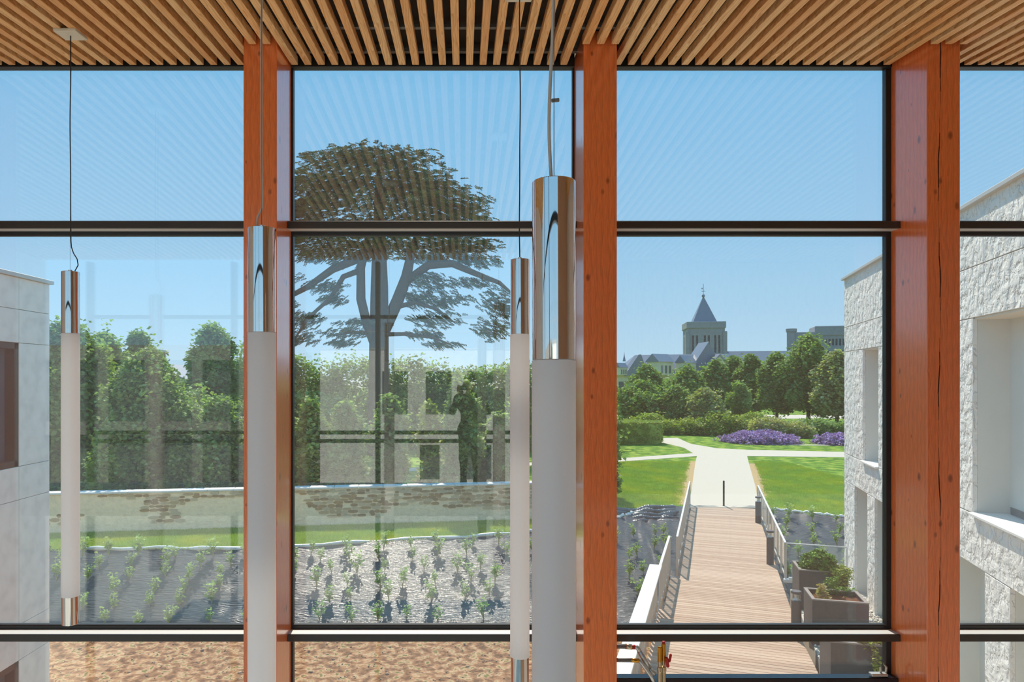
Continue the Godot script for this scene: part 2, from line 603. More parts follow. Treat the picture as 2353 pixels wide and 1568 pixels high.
func build_room_shell() -> void:
	var f := setting("floor")
	bx(f, "floor_slab", Vector3(-7.0, -0.3, -5.36), Vector3(6.4, 0.0, 0.95), M.floor_stone)
	var g := setting("floor_upper")
	bx(g, "walkway_slab", Vector3(-6.9, 3.78, -0.4), Vector3(6.3, 4.03, 0.86), M.floor_stone, 0.01)
	bx(g, "walkway_edge", Vector3(-6.9, 3.74, -0.44), Vector3(6.3, 4.06, -0.4), M.white_metal)
	var wl := setting("wall_left")
	bx(wl, "wall_body", Vector3(-7.2, -0.3, -5.3), Vector3(-6.9, 8.6, 0.95), M.plaster)
	var wr := setting("wall_right")
	bx(wr, "wall_body", Vector3(6.3, -0.3, -5.3), Vector3(6.6, 8.6, 0.95), M.plaster)
	var wf := setting("wall_front")
	bx(wf, "plinth", Vector3(-7.2, -2.2, -5.45), Vector3(6.6, -0.02, -5.2), M.concrete)
	bx(wf, "fascia", Vector3(-7.2, EYE + 2.6, -5.4), Vector3(6.6, EYE + 2.95, -5.24), M.frame_dark)
	# rear glazing behind the walkway
	var wb := setting("wall_back")
	for k in 11:
		bx(wb, "timber_board", Vector3(0.99 + k * 0.483, 0.0, 0.86), Vector3(1.466 + k * 0.483, 7.65, 0.9), M.timber_wall, 0.006)
	bx(wb, "wall_body", Vector3(0.95, -0.3, 0.9), Vector3(6.6, 8.4, 1.1), M.plaster)
	var n := 10
	for i in 3:
		var a: float = POSTS[i]
		var b: float = POSTS[i + 1]
		var w := setting("window_%d" % (n + i))
		for r in [[-5.7, -1.75], [-1.6, -0.99], [-0.93, 1.0], [1.02, 1.9]]:
			bx(w, "pane", Vector3(a + 0.03, EYE + r[0], 0.9), Vector3(b - 0.03, EYE + r[1], 0.906), M.glass)
		for y in [1.01, -0.89, -1.03]:
			part(w, "transom", box(Vector3(b - a - 0.06, 0.06, 0.08), 0.004), M.frame_dark, Vector3((a + b) / 2, EYE + y, 0.9))
		part(w, "mullion", box(Vector3(0.07, ceiling_y(0.9), 0.16), 0.005), M.frame_dark, Vector3(a, ceiling_y(0.9) / 2, 0.93))


# ------------------------------------------------------------------ pendant lamps
func build_lamps() -> void:
	lamp(Vector3(-2.613, 0, -4.63), 0.709, 0.411, 1.739, 0.055, "slim white tube pendant with chrome ends under a square ceiling plate", 0)
	lamp(Vector3(-0.822, 0, -2.84), 0.612, 0.426, 1.85, 0.0555, "white tube pendant hanging in front of a timber post", 1)
	lamp(Vector3(0.330, 0, -4.08), 0.696, 0.4386, 1.879, 0.0555, "narrow white tube pendant between the cedar and the largest pendant", 2)
	lamp(Vector3(0.2327, 0, -1.794), 0.507, 0.4600, 1.9, 0.0555, "largest white tube pendant with a tall chrome cylinder on top", 3)


func lamp(at: Vector3, top: float, cap: float, tube_long: float, r: float, label: String, which: int) -> void:
	var t := EYE + top
	var foot := t - cap - tube_long - 0.19
	var o := thing("pendant_lamp", label, "lamp", Vector3(at.x, foot, at.z), 0.0, "tube pendants under the slatted ceiling")
	var y_top := t - foot
	var y_cap := y_top - cap
	part(o, "chrome_cylinder", lathe([Vector2(0, y_cap), Vector2(r - 0.002, y_cap), Vector2(r, y_cap + 0.002), Vector2(r, y_top - 0.002), Vector2(r - 0.002, y_top), Vector2(0.012, y_top), Vector2(0.012, y_top + 0.012), Vector2(0, y_top + 0.012)], 64), M.chrome)
	part(o, "diffuser_tube", lathe([Vector2(r - 0.012, 0.185), Vector2(r + 0.001, 0.185), Vector2(r + 0.001, y_cap - 0.001), Vector2(r - 0.012, y_cap - 0.001)], 64), M.opal)
	part(o, "chrome_foot", lathe([Vector2(0, 0), Vector2(r - 0.004, 0), Vector2(r - 0.002, 0.002), Vector2(r - 0.002, 0.184), Vector2(0, 0.184)], 64), M.chrome)
	# cable with a bend above the cylinder, beside a thin steel wire
	var cy := ceiling_y(at.z) - foot
	var ph := float(which) * 1.7
	var pts := []
	var bend: Array = [[0.052, 0.16, 0.012], [-0.03, 0.07, 0.012], [0.0, 0.1, 0.004], [-0.012, 0.5, 0.02]][which]
	var steps := 40
	for i in steps + 1:
		var f := float(i) / steps
		var y := lerpf(y_top + 0.005, cy, f)
		var up := y - y_top
		var wob := sin(up * 5.0 + ph) * 0.0022 + sin(up * 11.0 + ph) * 0.001
		var lean: float = bend[0] * exp(-pow((up - bend[1] * 0.35) / (bend[1] * 0.35), 2.0) * 0.7) if up < bend[1] * 1.6 else 0.0
		pts.append(Vector3(lean + wob * minf(1.0, up * 6.0), y, 0.0))
	part(o, "cable", tube(pts, [[0.0035, 0.0045, 0.0035, 0.0044][which]], 8), M.cable_dark if which in [0, 2] else M.cable)
	part(o, "steel_wire", tube([Vector3(0, y_top, 0.004), Vector3(0, cy, 0.004)], [0.0009], 6), M.cable_dark)
	part(o, "ceiling_plate", box(Vector3(0.15, 0.022, 0.15), 0.004), M.rose, Vector3(0, cy - 0.010, 0), Basis(Vector3.RIGHT, atan(0.069)))
	if which == 3:
		var k := part(o, "cable_clip", box(Vector3(0.02, 0.008, 0.008), 0.001), M.rail_grey, Vector3(0.004, y_top + 0.21, 0.0))
		k.rotation.z = 0.1


# ------------------------------------------------------------------ heating pipes in the last bay
func build_manifold() -> void:
	var o := thing("support_beam", "black steel beam spanning between two timber posts below the lower transom", "beam", Vector3(0, EYE - 2.6, 0))
	bx(o, "beam_body", Vector3(1.066, 0.0, -5.22), Vector3(3.213, 0.385, -5.14), M.black_steel, 0.004)
	var p := thing("heating_pipes", "bent grey heating pipes coming round a timber post", "pipes", Vector3(0, EYE - 2.2, -4.95))
	part(p, "upper_run", tube([Vector3(1.036, 0.285, -0.030), Vector3(1.182, 0.282, -0.030)], [0.0165], 16), M.insulation)
	part(p, "collar", tube([Vector3(1.160, 0.282, -0.030), Vector3(1.203, 0.279, -0.030)], [0.0190], 16), M.nickel)
	part(p, "red_collar", tube([Vector3(1.200, 0.277, -0.030), Vector3(1.228, 0.277, -0.030)], [0.0160], 16), M.red)
	part(p, "upper_bend", tube([Vector3(1.225, 0.279, -0.030), Vector3(1.241, 0.274, -0.030), Vector3(1.253, 0.260, -0.030), Vector3(1.262, 0.242, -0.030)], [0.0165], 16), M.pipe)
	part(p, "upper_slope", tube([Vector3(1.258, 0.251, -0.030), Vector3(1.330, 0.124, -0.030)], [0.0185], 16), M.pipe)
	part(p, "lower_bend", tube([Vector3(1.327, 0.127, -0.030), Vector3(1.343, 0.106, -0.030), Vector3(1.364, 0.090, -0.030), Vector3(1.371, 0.087, -0.030)], [0.0175], 16), M.pipe)
	part(p, "lower_run", tube([Vector3(1.036, 0.198, 0.000), Vector3(1.188, 0.195, 0.000)], [0.0140], 16), M.insulation)
	part(p, "brass_collar", tube([Vector3(1.188, 0.195, 0.000), Vector3(1.247, 0.192, 0.000)], [0.0145], 16), M.brass)
	part(p, "lower_slope", tube([Vector3(1.247, 0.192, 0.000), Vector3(1.268, 0.174, 0.000), Vector3(1.327, 0.090, 0.000), Vector3(1.355, 0.041, 0.000)], [0.0135], 16), M.pipe)
	var v := thing("valve_set", "pair of amber capped brass valves with a red handle", "valve", Vector3(1.408, EYE - 2.215, -4.94))
	for s in [[-0.0155, 0.0, 0.312], [0.0155, -0.012, 0.33]]:
		part(v, "valve_stem", lathe([Vector2(0, 0), Vector2(0.0155, 0), Vector2(0.0155, 0.13), Vector2(0.0185, 0.135), Vector2(0.0185, 0.165), Vector2(0.0125, 0.17), Vector2(0.0125, 0.205), Vector2(0, 0.205)], 18), M.nickel, Vector3(s[0], 0, s[1]))
		part(v, "amber_cap", lathe([Vector2(0, 0.205), Vector2(0.0155, 0.205), Vector2(0.0155, s[2] - 0.006), Vector2(0.011, s[2]), Vector2(0, s[2])], 18), M.brass, Vector3(s[0], 0, s[1]))
	part(v, "red_tip", lathe([Vector2(0, 0.33), Vector2(0.012, 0.33), Vector2(0.01, 0.345), Vector2(0, 0.347)], 14), M.red, Vector3(0.0155, 0, -0.012))
	var st := st_new()
	add_box(st, Vector3(0.034, 0.205, 0.012), Vector3(0.022, 0.075, 0.018), 0.006, Basis(Vector3.BACK, 0.15))
	add_box(st, Vector3(0.054, 0.235, 0.012), Vector3(0.018, 0.062, 0.018), 0.007, Basis(Vector3.BACK, -0.2))
	part(v, "red_handle", done(st), M.red)
	part(v, "bracket", box(Vector3(0.07, 0.03, 0.2), 0.004), M.black_steel, Vector3(0.01, -0.012, -0.1))
	var c := thing("cable_clamp", "small bright metal clamp on the black beam end", "clamp", Vector3(3.05, EYE - 2.205, -5.17))
	part(c, "clamp_loop", tube([Vector3(0.05, 0, 0), Vector3(0.045, 0.06, 0), Vector3(0.07, 0.085, 0), Vector3(0.09, 0.06, 0), Vector3(0.085, 0, 0)], [0.008], 8), M.galva)
	part(c, "clamp_foot", box(Vector3(0.12, 0.02, 0.05), 0.004), M.galva, Vector3(0.03, 0.008, 0))


# ------------------------------------------------------------------ pale building on the deck side
func build_right_building() -> void:
	var o := thing("stone_clad_building", "pale rough stone clad building beside the planters and deck", "building", Vector3(10.99, 0, -20.1))
	var w := Vector3(-0.2917, 0, 0.9565)
	o.transform.basis = Basis(w, Vector3.UP, w.cross(Vector3.UP))
	var roof := EYE + 2.85
	var y1 := EYE + 1.46
	var y2 := EYE + 0.76
	var y3 := EYE - 2.15
	var y4 := EYE - 2.93
	var deep := 0.55
	# the far half and the near half of the facade have their storeys at slightly different heights
	var panels := []
	var cuts := [0.0, 3.1, 6.3, 9.5, 12.7, 15.3]
	var near := [EYE + 1.83, EYE + 0.99, EYE - 2.21, EYE - 3.05]
	var far := [y1, y2, y3, y4]
	for i in 5:
		var y: Array = far if i < 2 else near
		panels.append([cuts[i], cuts[i + 1], y[0], roof])
		panels.append([cuts[i], cuts[i + 1], y[1], y[0]])
		panels.append([cuts[i], cuts[i + 1], y[3], y[2]])
	for p in [[0.0, 2.1], [3.53, 6.3]]:
		panels.append([p[0], p[1], y3, y2])
	for p in [[6.3, 9.1], [13.6, 15.3]]:
		panels.append([p[0], p[1], near[2], near[1]])
	for p in [[0.0, 1.23], [2.52, 3.22], [4.9, 6.3]]:
		panels.append([p[0], p[1], -0.3, y4])
	for p in [[6.3, 8.0], [9.55, 10.43], [12.2, 13.0], [14.6, 15.3]]:
		panels.append([p[0], p[1], -0.3, near[3]])
	for p in panels:
		var g := 0.007
		bx(o, "stone_panel", Vector3(p[0] + g, p[2] + g, -0.07), Vector3(p[1] - g, p[3] - g, 0.0), M.panel_rough, 0.006)
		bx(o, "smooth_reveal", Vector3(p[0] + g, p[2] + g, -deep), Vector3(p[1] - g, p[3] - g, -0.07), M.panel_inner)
	for hf in [[0.02, 6.3, far], [6.3, 15.3, near]]:
		bx(o, "joint_backing", Vector3(hf[0], hf[2][1] + 0.02, -deep - 0.05), Vector3(hf[1], roof - 0.02, -0.035), M.joint)
		bx(o, "joint_backing", Vector3(hf[0], hf[2][3] + 0.02, -deep - 0.05), Vector3(hf[1], hf[2][2] - 0.02, -0.035), M.joint)
	for s in [[2.1, 3.53, far], [9.1, 13.6, near]]:
		var ya: float = s[2][2]
		var yb: float = s[2][1]
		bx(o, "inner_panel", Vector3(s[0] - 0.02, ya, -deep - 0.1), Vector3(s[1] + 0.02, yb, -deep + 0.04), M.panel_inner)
		bx(o, "soffit", Vector3(s[0], yb - 0.03, -deep + 0.02), Vector3(s[1], yb + 0.004, -0.03), M.reveal)
		bx(o, "window_gap", Vector3(s[0] + 0.05, ya + 0.02, -deep + 0.04), Vector3(s[1] - 0.02, ya + 0.14, -deep + 0.05), M.window_dark)
		bx(o, "sill", Vector3(s[0], ya - 0.02, -deep), Vector3(s[1] + 0.02, ya + 0.022, 0.075), M.white_metal, 0.006)
	for s in [[1.23, 2.52, y4], [3.22, 4.9, y4], [8.0, 9.55, near[3]], [10.43, 12.2, near[3]], [13.0, 14.6, near[3]]]:
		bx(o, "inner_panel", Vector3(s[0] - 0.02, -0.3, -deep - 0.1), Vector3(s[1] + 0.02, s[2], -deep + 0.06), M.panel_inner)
	bx(o, "body", Vector3(0.0, -1.9, -9.0), Vector3(15.3, roof - 0.05, -deep - 0.06), M.panel_smooth)
	bx(o, "roof_coping", Vector3(-0.06, roof - 0.02, -deep - 0.3), Vector3(15.3, roof + 0.05, 0.075), M.coping_metal, 0.006)
	bx(o, "lower_wall", Vector3(0.0, -1.9, -deep), Vector3(15.3, -0.3, 0.0), M.concrete)


# ------------------------------------------------------------------ smooth panelled building on the other side
func build_left_building() -> void:
	var o := thing("panelled_building", "grey smooth panelled building with a brown framed window", "building", Vector3(-8.63, 0, -6.0))
	o.transform.basis = Basis(Vector3(0, 0, -1), Vector3.UP, Vector3(1, 0, 0))
	var ys := [-2.0, 0.26, 0.95, 3.38, 4.03, 6.43, 7.08, 7.7]
	var cuts := [0.0, 0.6, 2.9, 5.2, 7.52, 8.5]
	for r in 7:
		for c in 5:
			if (r == 4 or r == 0) and c in [1, 3]:
				continue
			bx(o, "cladding_panel", Vector3(cuts[c] + 0.005, ys[r] + 0.005, -0.05), Vector3(cuts[c + 1] - 0.005, ys[r + 1] - 0.005, 0.0), M.panel_smooth, 0.003)
	bx(o, "end_panel", Vector3(8.5, -2.0, -0.9), Vector3(8.52, 7.7, -0.006), M.panel_smooth)
	bx(o, "joint_backing", Vector3(0.0, 0.26, -0.1), Vector3(8.49, 4.03, -0.04), M.joint)
	bx(o, "joint_backing", Vector3(0.0, 6.43, -0.1), Vector3(8.49, 7.7, -0.04), M.joint)
	for c in [[0.0, 0.6], [2.9, 5.2], [7.52, 8.49]]:
		bx(o, "joint_backing", Vector3(c[0], -2.0, -0.1), Vector3(c[1], 7.6, -0.04), M.joint)
	for yy in [[4.03, 6.43], [-1.6, 0.26]]:
		for s in [[0.6, 2.9], [5.2, 7.52]]:
			var fr := bx(o, "window_frame", Vector3(s[0], yy[0], -0.32), Vector3(s[1], yy[1], -0.22), M.frame_brown)
			var st := st_new()
			for q in [[s[0], s[0] + 0.1], [s[1] - 0.12, s[1]]]:
				add_box(st, Vector3((q[0] + q[1]) / 2, (yy[0] + yy[1]) / 2, -0.13), Vector3(q[1] - q[0], yy[1] - yy[0], 0.24), 0.004)
			for q in [yy[0] + 0.06, yy[1] - 0.06]:
				add_box(st, Vector3((s[0] + s[1]) / 2, q, -0.13), Vector3(s[1] - s[0], 0.12, 0.24), 0.004)
			part(o, "window_surround", done(st), M.frame_brown)
			bx(o, "window_pane", Vector3(s[0] + 0.1, yy[0] + 0.1, -0.215), Vector3(s[1] - 0.12, yy[1] - 0.1, -0.2), M.window_dark)
			bx(o, "blind", Vector3(s[0] + 0.1, yy[0] + 0.5, -0.2), Vector3(s[1] - 0.35, yy[1] - 0.1, -0.19), M.orange_reflection)  # orange reflection painted over the pane as a thin panel; nothing hangs here
	bx(o, "body", Vector3(0.0, -2.0, -7.0), Vector3(8.45, 7.6, -0.3), M.panel_smooth)
	bx(o, "roof_coping", Vector3(0.0, 7.7, -0.6), Vector3(8.6, 7.78, 0.05), M.coping_metal, 0.006)


# ------------------------------------------------------------------ ground
const TOP := [Vector2(-60, -21.5), Vector2(-30, -22.6), Vector2(-12.65, -23.4), Vector2(-7.4, -23.5), Vector2(-5.8, -23.8), Vector2(1.68, -25.65), Vector2(4.2, -27.0), Vector2(6.55, -28.9), Vector2(7.9, -30.4), Vector2(9.5, -31.2), Vector2(13.0, -31.2), Vector2(13.6, -30.5), Vector2(15.7, -28.8), Vector2(18.5, -27.0)]
const FOOT := [Vector2(-60, -18.0), Vector2(-30, -19.3), Vector2(-12.65, -20.2), Vector2(-7.4, -20.4), Vector2(-5.8, -20.5), Vector2(1.68, -20.8), Vector2(4.2, -20.6), Vector2(6.0, -20.3), Vector2(7.0, -20.4), Vector2(8.6, -21.0), Vector2(11.6, -22.0), Vector2(12.4, -22.3), Vector2(14.4, -23.0), Vector2(18.0, -23.5)]
const LOW := -1.66
const PATH := [Vector2(10.0, -30.9), Vector2(12.6, -38.3), Vector2(16.1, -48.3), Vector2(17.2, -51.3), Vector2(10.7, -47.9), Vector2(-6.0, -42.0), Vector2(-6.0, -43.6), Vector2(10.6, -49.6), Vector2(17.6, -53.4), Vector2(18.2, -57.5), Vector2(17.6, -63.0), Vector2(19.0, -67.0), Vector2(20.6, -67.0), Vector2(19.9, -61.0), Vector2(20.8, -57.0), Vector2(23.0, -55.8), Vector2(30.0, -54.2), Vector2(60.0, -50.0), Vector2(60.0, -47.0), Vector2(28.0, -50.6), Vector2(20.9, -51.3), Vector2(19.3, -47.1), Vector2(15.4, -36.7), Vector2(13.1, -30.9)]


func on_path(q: Vector2) -> bool:
	# the path, the deck and the foot of the stone wall stay clear of grass tufts
	var rel := Vector3(q.x, 0, q.y) - DECK_AT
	var poly := PackedVector2Array(PATH)
	for dx in [-0.45, 0.0, 0.45]:
		if Geometry2D.is_point_in_polygon(q + Vector2(dx, 0), poly):
			return true
	return absf(rel.dot(DECK_V)) < 1.7 and rel.dot(DECK_U) < 12.2 or absf((q.y + 24.95) + (q.x + 22.0) * 0.1447) < 0.3 and q.x < 4.7


func slope_point(t: float, s: float) -> Vector3:
	# t along the bank (0..13), s up it (0..1)
	var i := clampi(int(t), 0, TOP.size() - 2)
	var f := t - i
	var a: Vector2 = TOP[i].lerp(TOP[i + 1], f)
	var b: Vector2 = FOOT[i].lerp(FOOT[i + 1], f)
	var p := b.lerp(a, s)
	return Vector3(p.x, lerpf(LOW, -0.02, s) + 0.12 * sin(s * PI), p.y)


func build_ground() -> void:
	var lawn := setting("lawn")
	var poly := PackedVector2Array()
	for p in TOP:
		poly.append(p)
	for p in [Vector2(60, -24), Vector2(320, -40), Vector2(320, -420), Vector2(-320, -420), Vector2(-320, -30)]:
		poly.append(p)
	part(lawn, "grass_surface", plan(poly, 0.0, 0.3), M.grass)
	var blades := st_new()
	var gr := RandomNumberGenerator.new()
	gr.seed = 61
	for k in 14:
		var b0 := Vector3(gr.randf_range(-0.12, 0.12), 0, gr.randf_range(-0.12, 0.12))
		var lean := Vector3(gr.randf_range(-0.05, 0.05), gr.randf_range(0.04, 0.085), gr.randf_range(-0.05, 0.05))
		var sd := Vector3(gr.randf_range(-1, 1), 0, gr.randf_range(-1, 1)).normalized() * 0.008
		tri(blades, b0 - sd, b0 + sd, b0 + lean, b0 - lean.cross(sd) * 100.0)
	var tuft := done(blades)
	var tp := []
	var tt := []
	var tn := noise(0.16, 3, FastNoiseLite.TYPE_SIMPLEX, 62)
	while tp.size() < 42000:
		var q := Vector2(gr.randf_range(-16, 4.8), gr.randf_range(-28.2, -22.8)) if gr.randf() < 0.42 else Vector2(gr.randf_range(4.0, 22.0), gr.randf_range(-48, -28.6))
		if not Geometry2D.is_point_in_polygon(q, poly) or on_path(q):
			continue
		var s2 := gr.randf_range(0.7, 1.4)
		tp.append(Transform3D(Basis(Vector3.UP, gr.randf() * TAU).scaled(Vector3(s2, s2, s2)), Vector3(q.x, 0.0, q.y)))
		var dry := clampf(tn.get_noise_2d(q.x * 1.5, q.y * 1.5) + 0.25, 0.0, 1.0)
		var v2 := gr.randf_range(0.7, 1.15)
		tt.append(Color(v2, v2, v2).lerp(Color(1.45, 1.12, 0.75) * v2, dry))
	scatter(lawn, "grass_tufts", tuft, M.grass_blade, tp, tt)
	# the planted bank, wrapped in plastic film
	var bank := setting("bank")
	var n := noise(0.9, 3, FastNoiseLite.TYPE_SIMPLEX_SMOOTH, 31)
	var st := st_new(false)
	var nt := 200
	var ns := 16
	var pts := []
	for i in nt + 1:
		var row := []
		for j in ns + 1:
			var t := 13.0 * i / nt
			var p := slope_point(t, float(j) / ns)
			p.y += 0.07 * n.get_noise_2d(p.x * 0.9, p.z * 3.0) * (1.0 if j > 0 else 0.3)
			if j == ns:
				p.y += 0.05
			row.append(p)
		pts.append(row)
	for i in nt:
		for j in ns:
			quad(st, pts[i][j], pts[i + 1][j], pts[i + 1][j + 1], pts[i][j + 1], pts[i][j] + Vector3(0, -3, -3))
	part(bank, "plastic_film", done(st), M.film)
	for seg in [[2.0, 6.4], [6.4, 8.9], [11.0, 12.9]]:
		var hem := []
		var hr := []
		for i in 61:
			var q := slope_point(lerpf(seg[0], seg[1], i / 60.0), 1.0)
			hem.append(q + Vector3(0, 0.03 + 0.025 * sin(i * 1.3), 0.05 * sin(i * 0.7)))
			hr.append(0.07 + 0.02 * sin(i * 2.1))
		part(bank, "film_hem", tube(hem, hr, 8), M.film_hem)
	# bare soil in front of it
	var soil := setting("ground")
	st = st_new(false)
	var nx := 150
	var nz := 60
	var hn := noise(0.5, 4, FastNoiseLite.TYPE_SIMPLEX, 33)
	var grid := []
	for i in nx + 1:
		var row := []
		for j in nz + 1:
			var x := lerpf(-32.0, 18.0, float(i) / nx)
			var z := lerpf(-5.4, -23.8, float(j) / nz)
			row.append(Vector3(x, LOW - 0.03 + 0.09 * hn.get_noise_2d(x, z), z))
		grid.append(row)
	for i in nx:
		for j in nz:
			quad(st, grid[i][j], grid[i + 1][j], grid[i + 1][j + 1], grid[i][j + 1], grid[i][j] + Vector3.DOWN * 2.0)
	part(soil, "soil_surface", done(st), M.soil)
	var clods := []
	var tints := []
	for i in 1500:
		var x := rng.randf_range(-15.0, 4.0)
		var z := rng.randf_range(-15.5, -20.6)
		var s := rng.randf_range(0.01, 0.035) * (1.0 if rng.randf() < 0.93 else 1.9)
		clods.append(Transform3D(Basis.from_euler(Vector3(rng.randf() * 6, rng.randf() * 6, 0)).scaled(Vector3(s, s * 0.7, s)), Vector3(x, LOW - 0.02 + 0.09 * hn.get_noise_2d(x, z), z)))
		var v := rng.randf_range(0.55, 1.15)
		tints.append(Color(v, v * 0.97, v * 0.93))
	scatter(self, "stony_clods", pebble_mesh(5), M.clod, clods, tints, "pale stones and clods on bare brown soil", "stones")
	# crumpled film at the head of the bank next to the deck
	var fo := thing("crumpled_film", "crumpled heap of dark plastic film at the bank top beside the deck", "plastic film", Vector3(7.2, -0.05, -29.6))
	for k in 11:
		var p2 := []
		var r2 := []
		for i in 9:
			var f := i / 8.0
			p2.append(Vector3(-1.6 + 3.6 * f + 0.1 * sin(k * 2.1 + i), 0.16 + 0.05 * sin(i * 1.7 + k) - 0.09 * absf(k - 4), 0.55 + 0.21 * (k - 5) - 1.3 * f + 0.12 * sin(i * 1.1 + k * 1.3)))
			r2.append(0.11 + 0.05 * sin(i * 2.3 + k * 0.7))
		part(fo, "film_fold", tube(p2, r2, 8), M.film_dark)
	# paths of the park
	var path := setting("path")
	var main := PackedVector2Array(PATH)
	part(path, "path_surface", plan(main, 0.015, 0.1), M.path)
	for side in [[[Vector2(9.9, -31.6), Vector2(12.5, -38.4), Vector2(15.9, -48.2)], -1.0], [[Vector2(13.3, -31.6), Vector2(15.5, -36.8), Vector2(19.35, -47.0)], 1.0]]:
		var edge := PackedVector2Array()
		var outer := PackedVector2Array()
		for i in 41:
			var f := i / 40.0
			var p: Vector2 = side[0][0].lerp(side[0][1], f * 2.0) if f < 0.5 else side[0][1].lerp(side[0][2], f * 2.0 - 1.0)
			edge.append(p - Vector2(0.2 * side[1], 0))
			outer.append(p + Vector2(side[1] * (0.3 + 0.35 * absf(hn.get_noise_1d(i * 1.7)) * 3.0 * sin(f * PI)), 0))
		outer.reverse()
		edge.append_array(outer)
		part(path, "worn_verge", plan(edge, 0.006, 0.05), M.worn)
	var back := PackedVector2Array([Vector2(26, -60.5), Vector2(48, -58.5), Vector2(48, -57.9), Vector2(26, -59.9)])
	part(path, "path_surface", plan(back, 0.015, 0.1), M.path)
	part(path, "path_surface", plan(PackedVector2Array([Vector2(20, -99), Vector2(140, -99), Vector2(140, -109), Vector2(20, -109)]), 0.015, 0.1), M.path)


func pebble_mesh(sd: int) -> ArrayMesh:
	var r := RandomNumberGenerator.new()
	r.seed = sd
	var st := st_new(false)
	var ring := []
	for k in 6:
		var a := TAU * k / 6
		ring.append(Vector3(cos(a) * r.randf_range(0.75, 1.1), r.randf_range(-0.2, 0.2), sin(a) * r.randf_range(0.75, 1.1)))
	for k in 6:
		var k2 := (k + 1) % 6
		tri(st, ring[k], ring[k2], Vector3(0.1, 0.7, 0), Vector3.ZERO)
		tri(st, ring[k], ring[k2], Vector3(0, -0.7, 0.1), Vector3.ZERO)
	return done(st)


func scatter(parent: Node, called: String, mesh: Mesh, m: Material, places: Array, tints: Array, label := "", category := "") -> MultiMeshInstance3D:
	var mm := MultiMesh.new()
	mm.transform_format = MultiMesh.TRANSFORM_3D
	mm.use_colors = tints.size() > 0
	mm.mesh = mesh
	mm.instance_count = places.size()
	for i in places.size():
		mm.set_instance_transform(i, places[i])
		if tints.size():
			mm.set_instance_color(i, tints[i])
	var o := MultiMeshInstance3D.new()
	o.name = numbered(called) if parent == self else called
	o.multimesh = mm
	o.material_override = m
	parent.add_child(o, true)
	o.set_meta("kind", "stuff")
	if label != "":
		tag(o, label, category)
	return o


# ------------------------------------------------------------------ deck: u runs away from the room, v to its side
const DECK_AT := Vector3(7.57, 0, -19.75)
const DECK_U := Vector3(0.335, 0, -0.942)
const DECK_V := Vector3(0.942, 0, 0.335)


func deck(u: float, v: float, y := 0.0) -> Vector3:
	return DECK_AT + DECK_U * u + DECK_V * v + Vector3.UP * y


func deck_basis() -> Basis:
	return Basis(DECK_V, Vector3.UP, DECK_V.cross(Vector3.UP))


func build_deck() -> void:
	var o := thing("wooden_deck", "long pale wooden boardwalk leading to the park path", "deck", DECK_AT)
	o.transform.basis = deck_basis()
	# local x = v, local z = towards the room (-u)
	var zdir := -1.0 if DECK_V.cross(Vector3.UP).dot(DECK_U) > 0 else 1.0
	var pitch := 0.146
	var first := -13.6
	var count := 176
	for i in count:
		var u := first + i * pitch
		var half_r := 1.36
		var half_l := 1.36 if u > -0.25 else 1.62 if u > -3.15 else 1.74
		if u < -4.2:
			half_r = 1.36 + minf(0.18, (-4.2 - u) * 0.05)
		part(o, "deck_board", box(Vector3(half_l + half_r, 0.028, 0.137), 0.005), M["board_%d" % rng.randi_range(0, 3)], Vector3((half_r - half_l) / 2, -0.014 + rng.randf_range(-0.0015, 0.0015), -zdir * u))
	for v in [-1.2, -0.4, 0.4, 1.2]:
		part(o, "joist", box(Vector3(0.08, 0.2, 25.6)), M.bollard, Vector3(v, -0.14, -zdir * 0.8))
	# bollard post in the middle of the far end
	var b := thing("steel_bollard", "thin dark post standing in the middle of the path", "bollard", Vector3(11.7, 0, -31.3))
	part(b, "post_tube", lathe([Vector2(0, 0), Vector2(0.04, 0), Vector2(0.04, 1.12), Vector2(0.03, 1.14), Vector2(0, 1.14)], 16), M.frame_dark)
	part(b, "post_foot", lathe([Vector2(0, 0), Vector2(0.07, 0), Vector2(0.07, 0.015), Vector2(0.04, 0.02)], 16), M.frame_dark)
	# railings
	railing("long grey steel and glass railing on the film side of the deck", Vector3(10.3, 0, -31.7), Vector3(6.32, 0, -20.6), 11, 0.06, true)
	railing("short grey steel railing set out beside the deck", Vector3(6.12, 0, -20.7), Vector3(4.93, 0, -17.45), 7, 0.07, true)
	railing("railing with a wide pale top plate beside the deck", Vector3(4.82, 0, -17.45), Vector3(2.2, 0, -10.2), 17, 0.3, false)
	railing("grey steel railing with bollard lamps in front, ending at the glass screen", Vector3(12.9, 0, -30.5), Vector3(9.18, 0, -19.85), 11, 0.06, true)
	# bollard lamps
	var spots := [Vector3(7.36, 0, -15.4), Vector3(9.47, 0, -21.5), Vector3(11.72, 0, -27.7)]
	var lbl := ["dark cylindrical bollard lamp next to the planters", "dark cylindrical bollard lamp halfway along the deck railing", "dark cylindrical bollard lamp at the far end of the deck"]
	for i in 3:
		var l := thing("bollard_lamp", lbl[i], "bollard lamp", spots[i], 0.0, "bollard lamps along the deck")
		part(l, "shaft", lathe([Vector2(0, 0), Vector2(0.105, 0), Vector2(0.105, 0.83), Vector2(0.095, 0.84), Vector2(0, 0.84)], 28), M.bollard)
		part(l, "lens", lathe([Vector2(0.085, 0.84), Vector2(0.085, 0.985)], 28), M.glass_green)
		part(l, "reflector", lathe([Vector2(0.06, 0.84), Vector2(0.03, 0.9), Vector2(0.06, 0.985)], 20), M.galva)
		part(l, "cap", lathe([Vector2(0, 0.985), Vector2(0.108, 0.985), Vector2(0.108, 1.03), Vector2(0.1, 1.04), Vector2(0, 1.045)], 28), M.bollard)


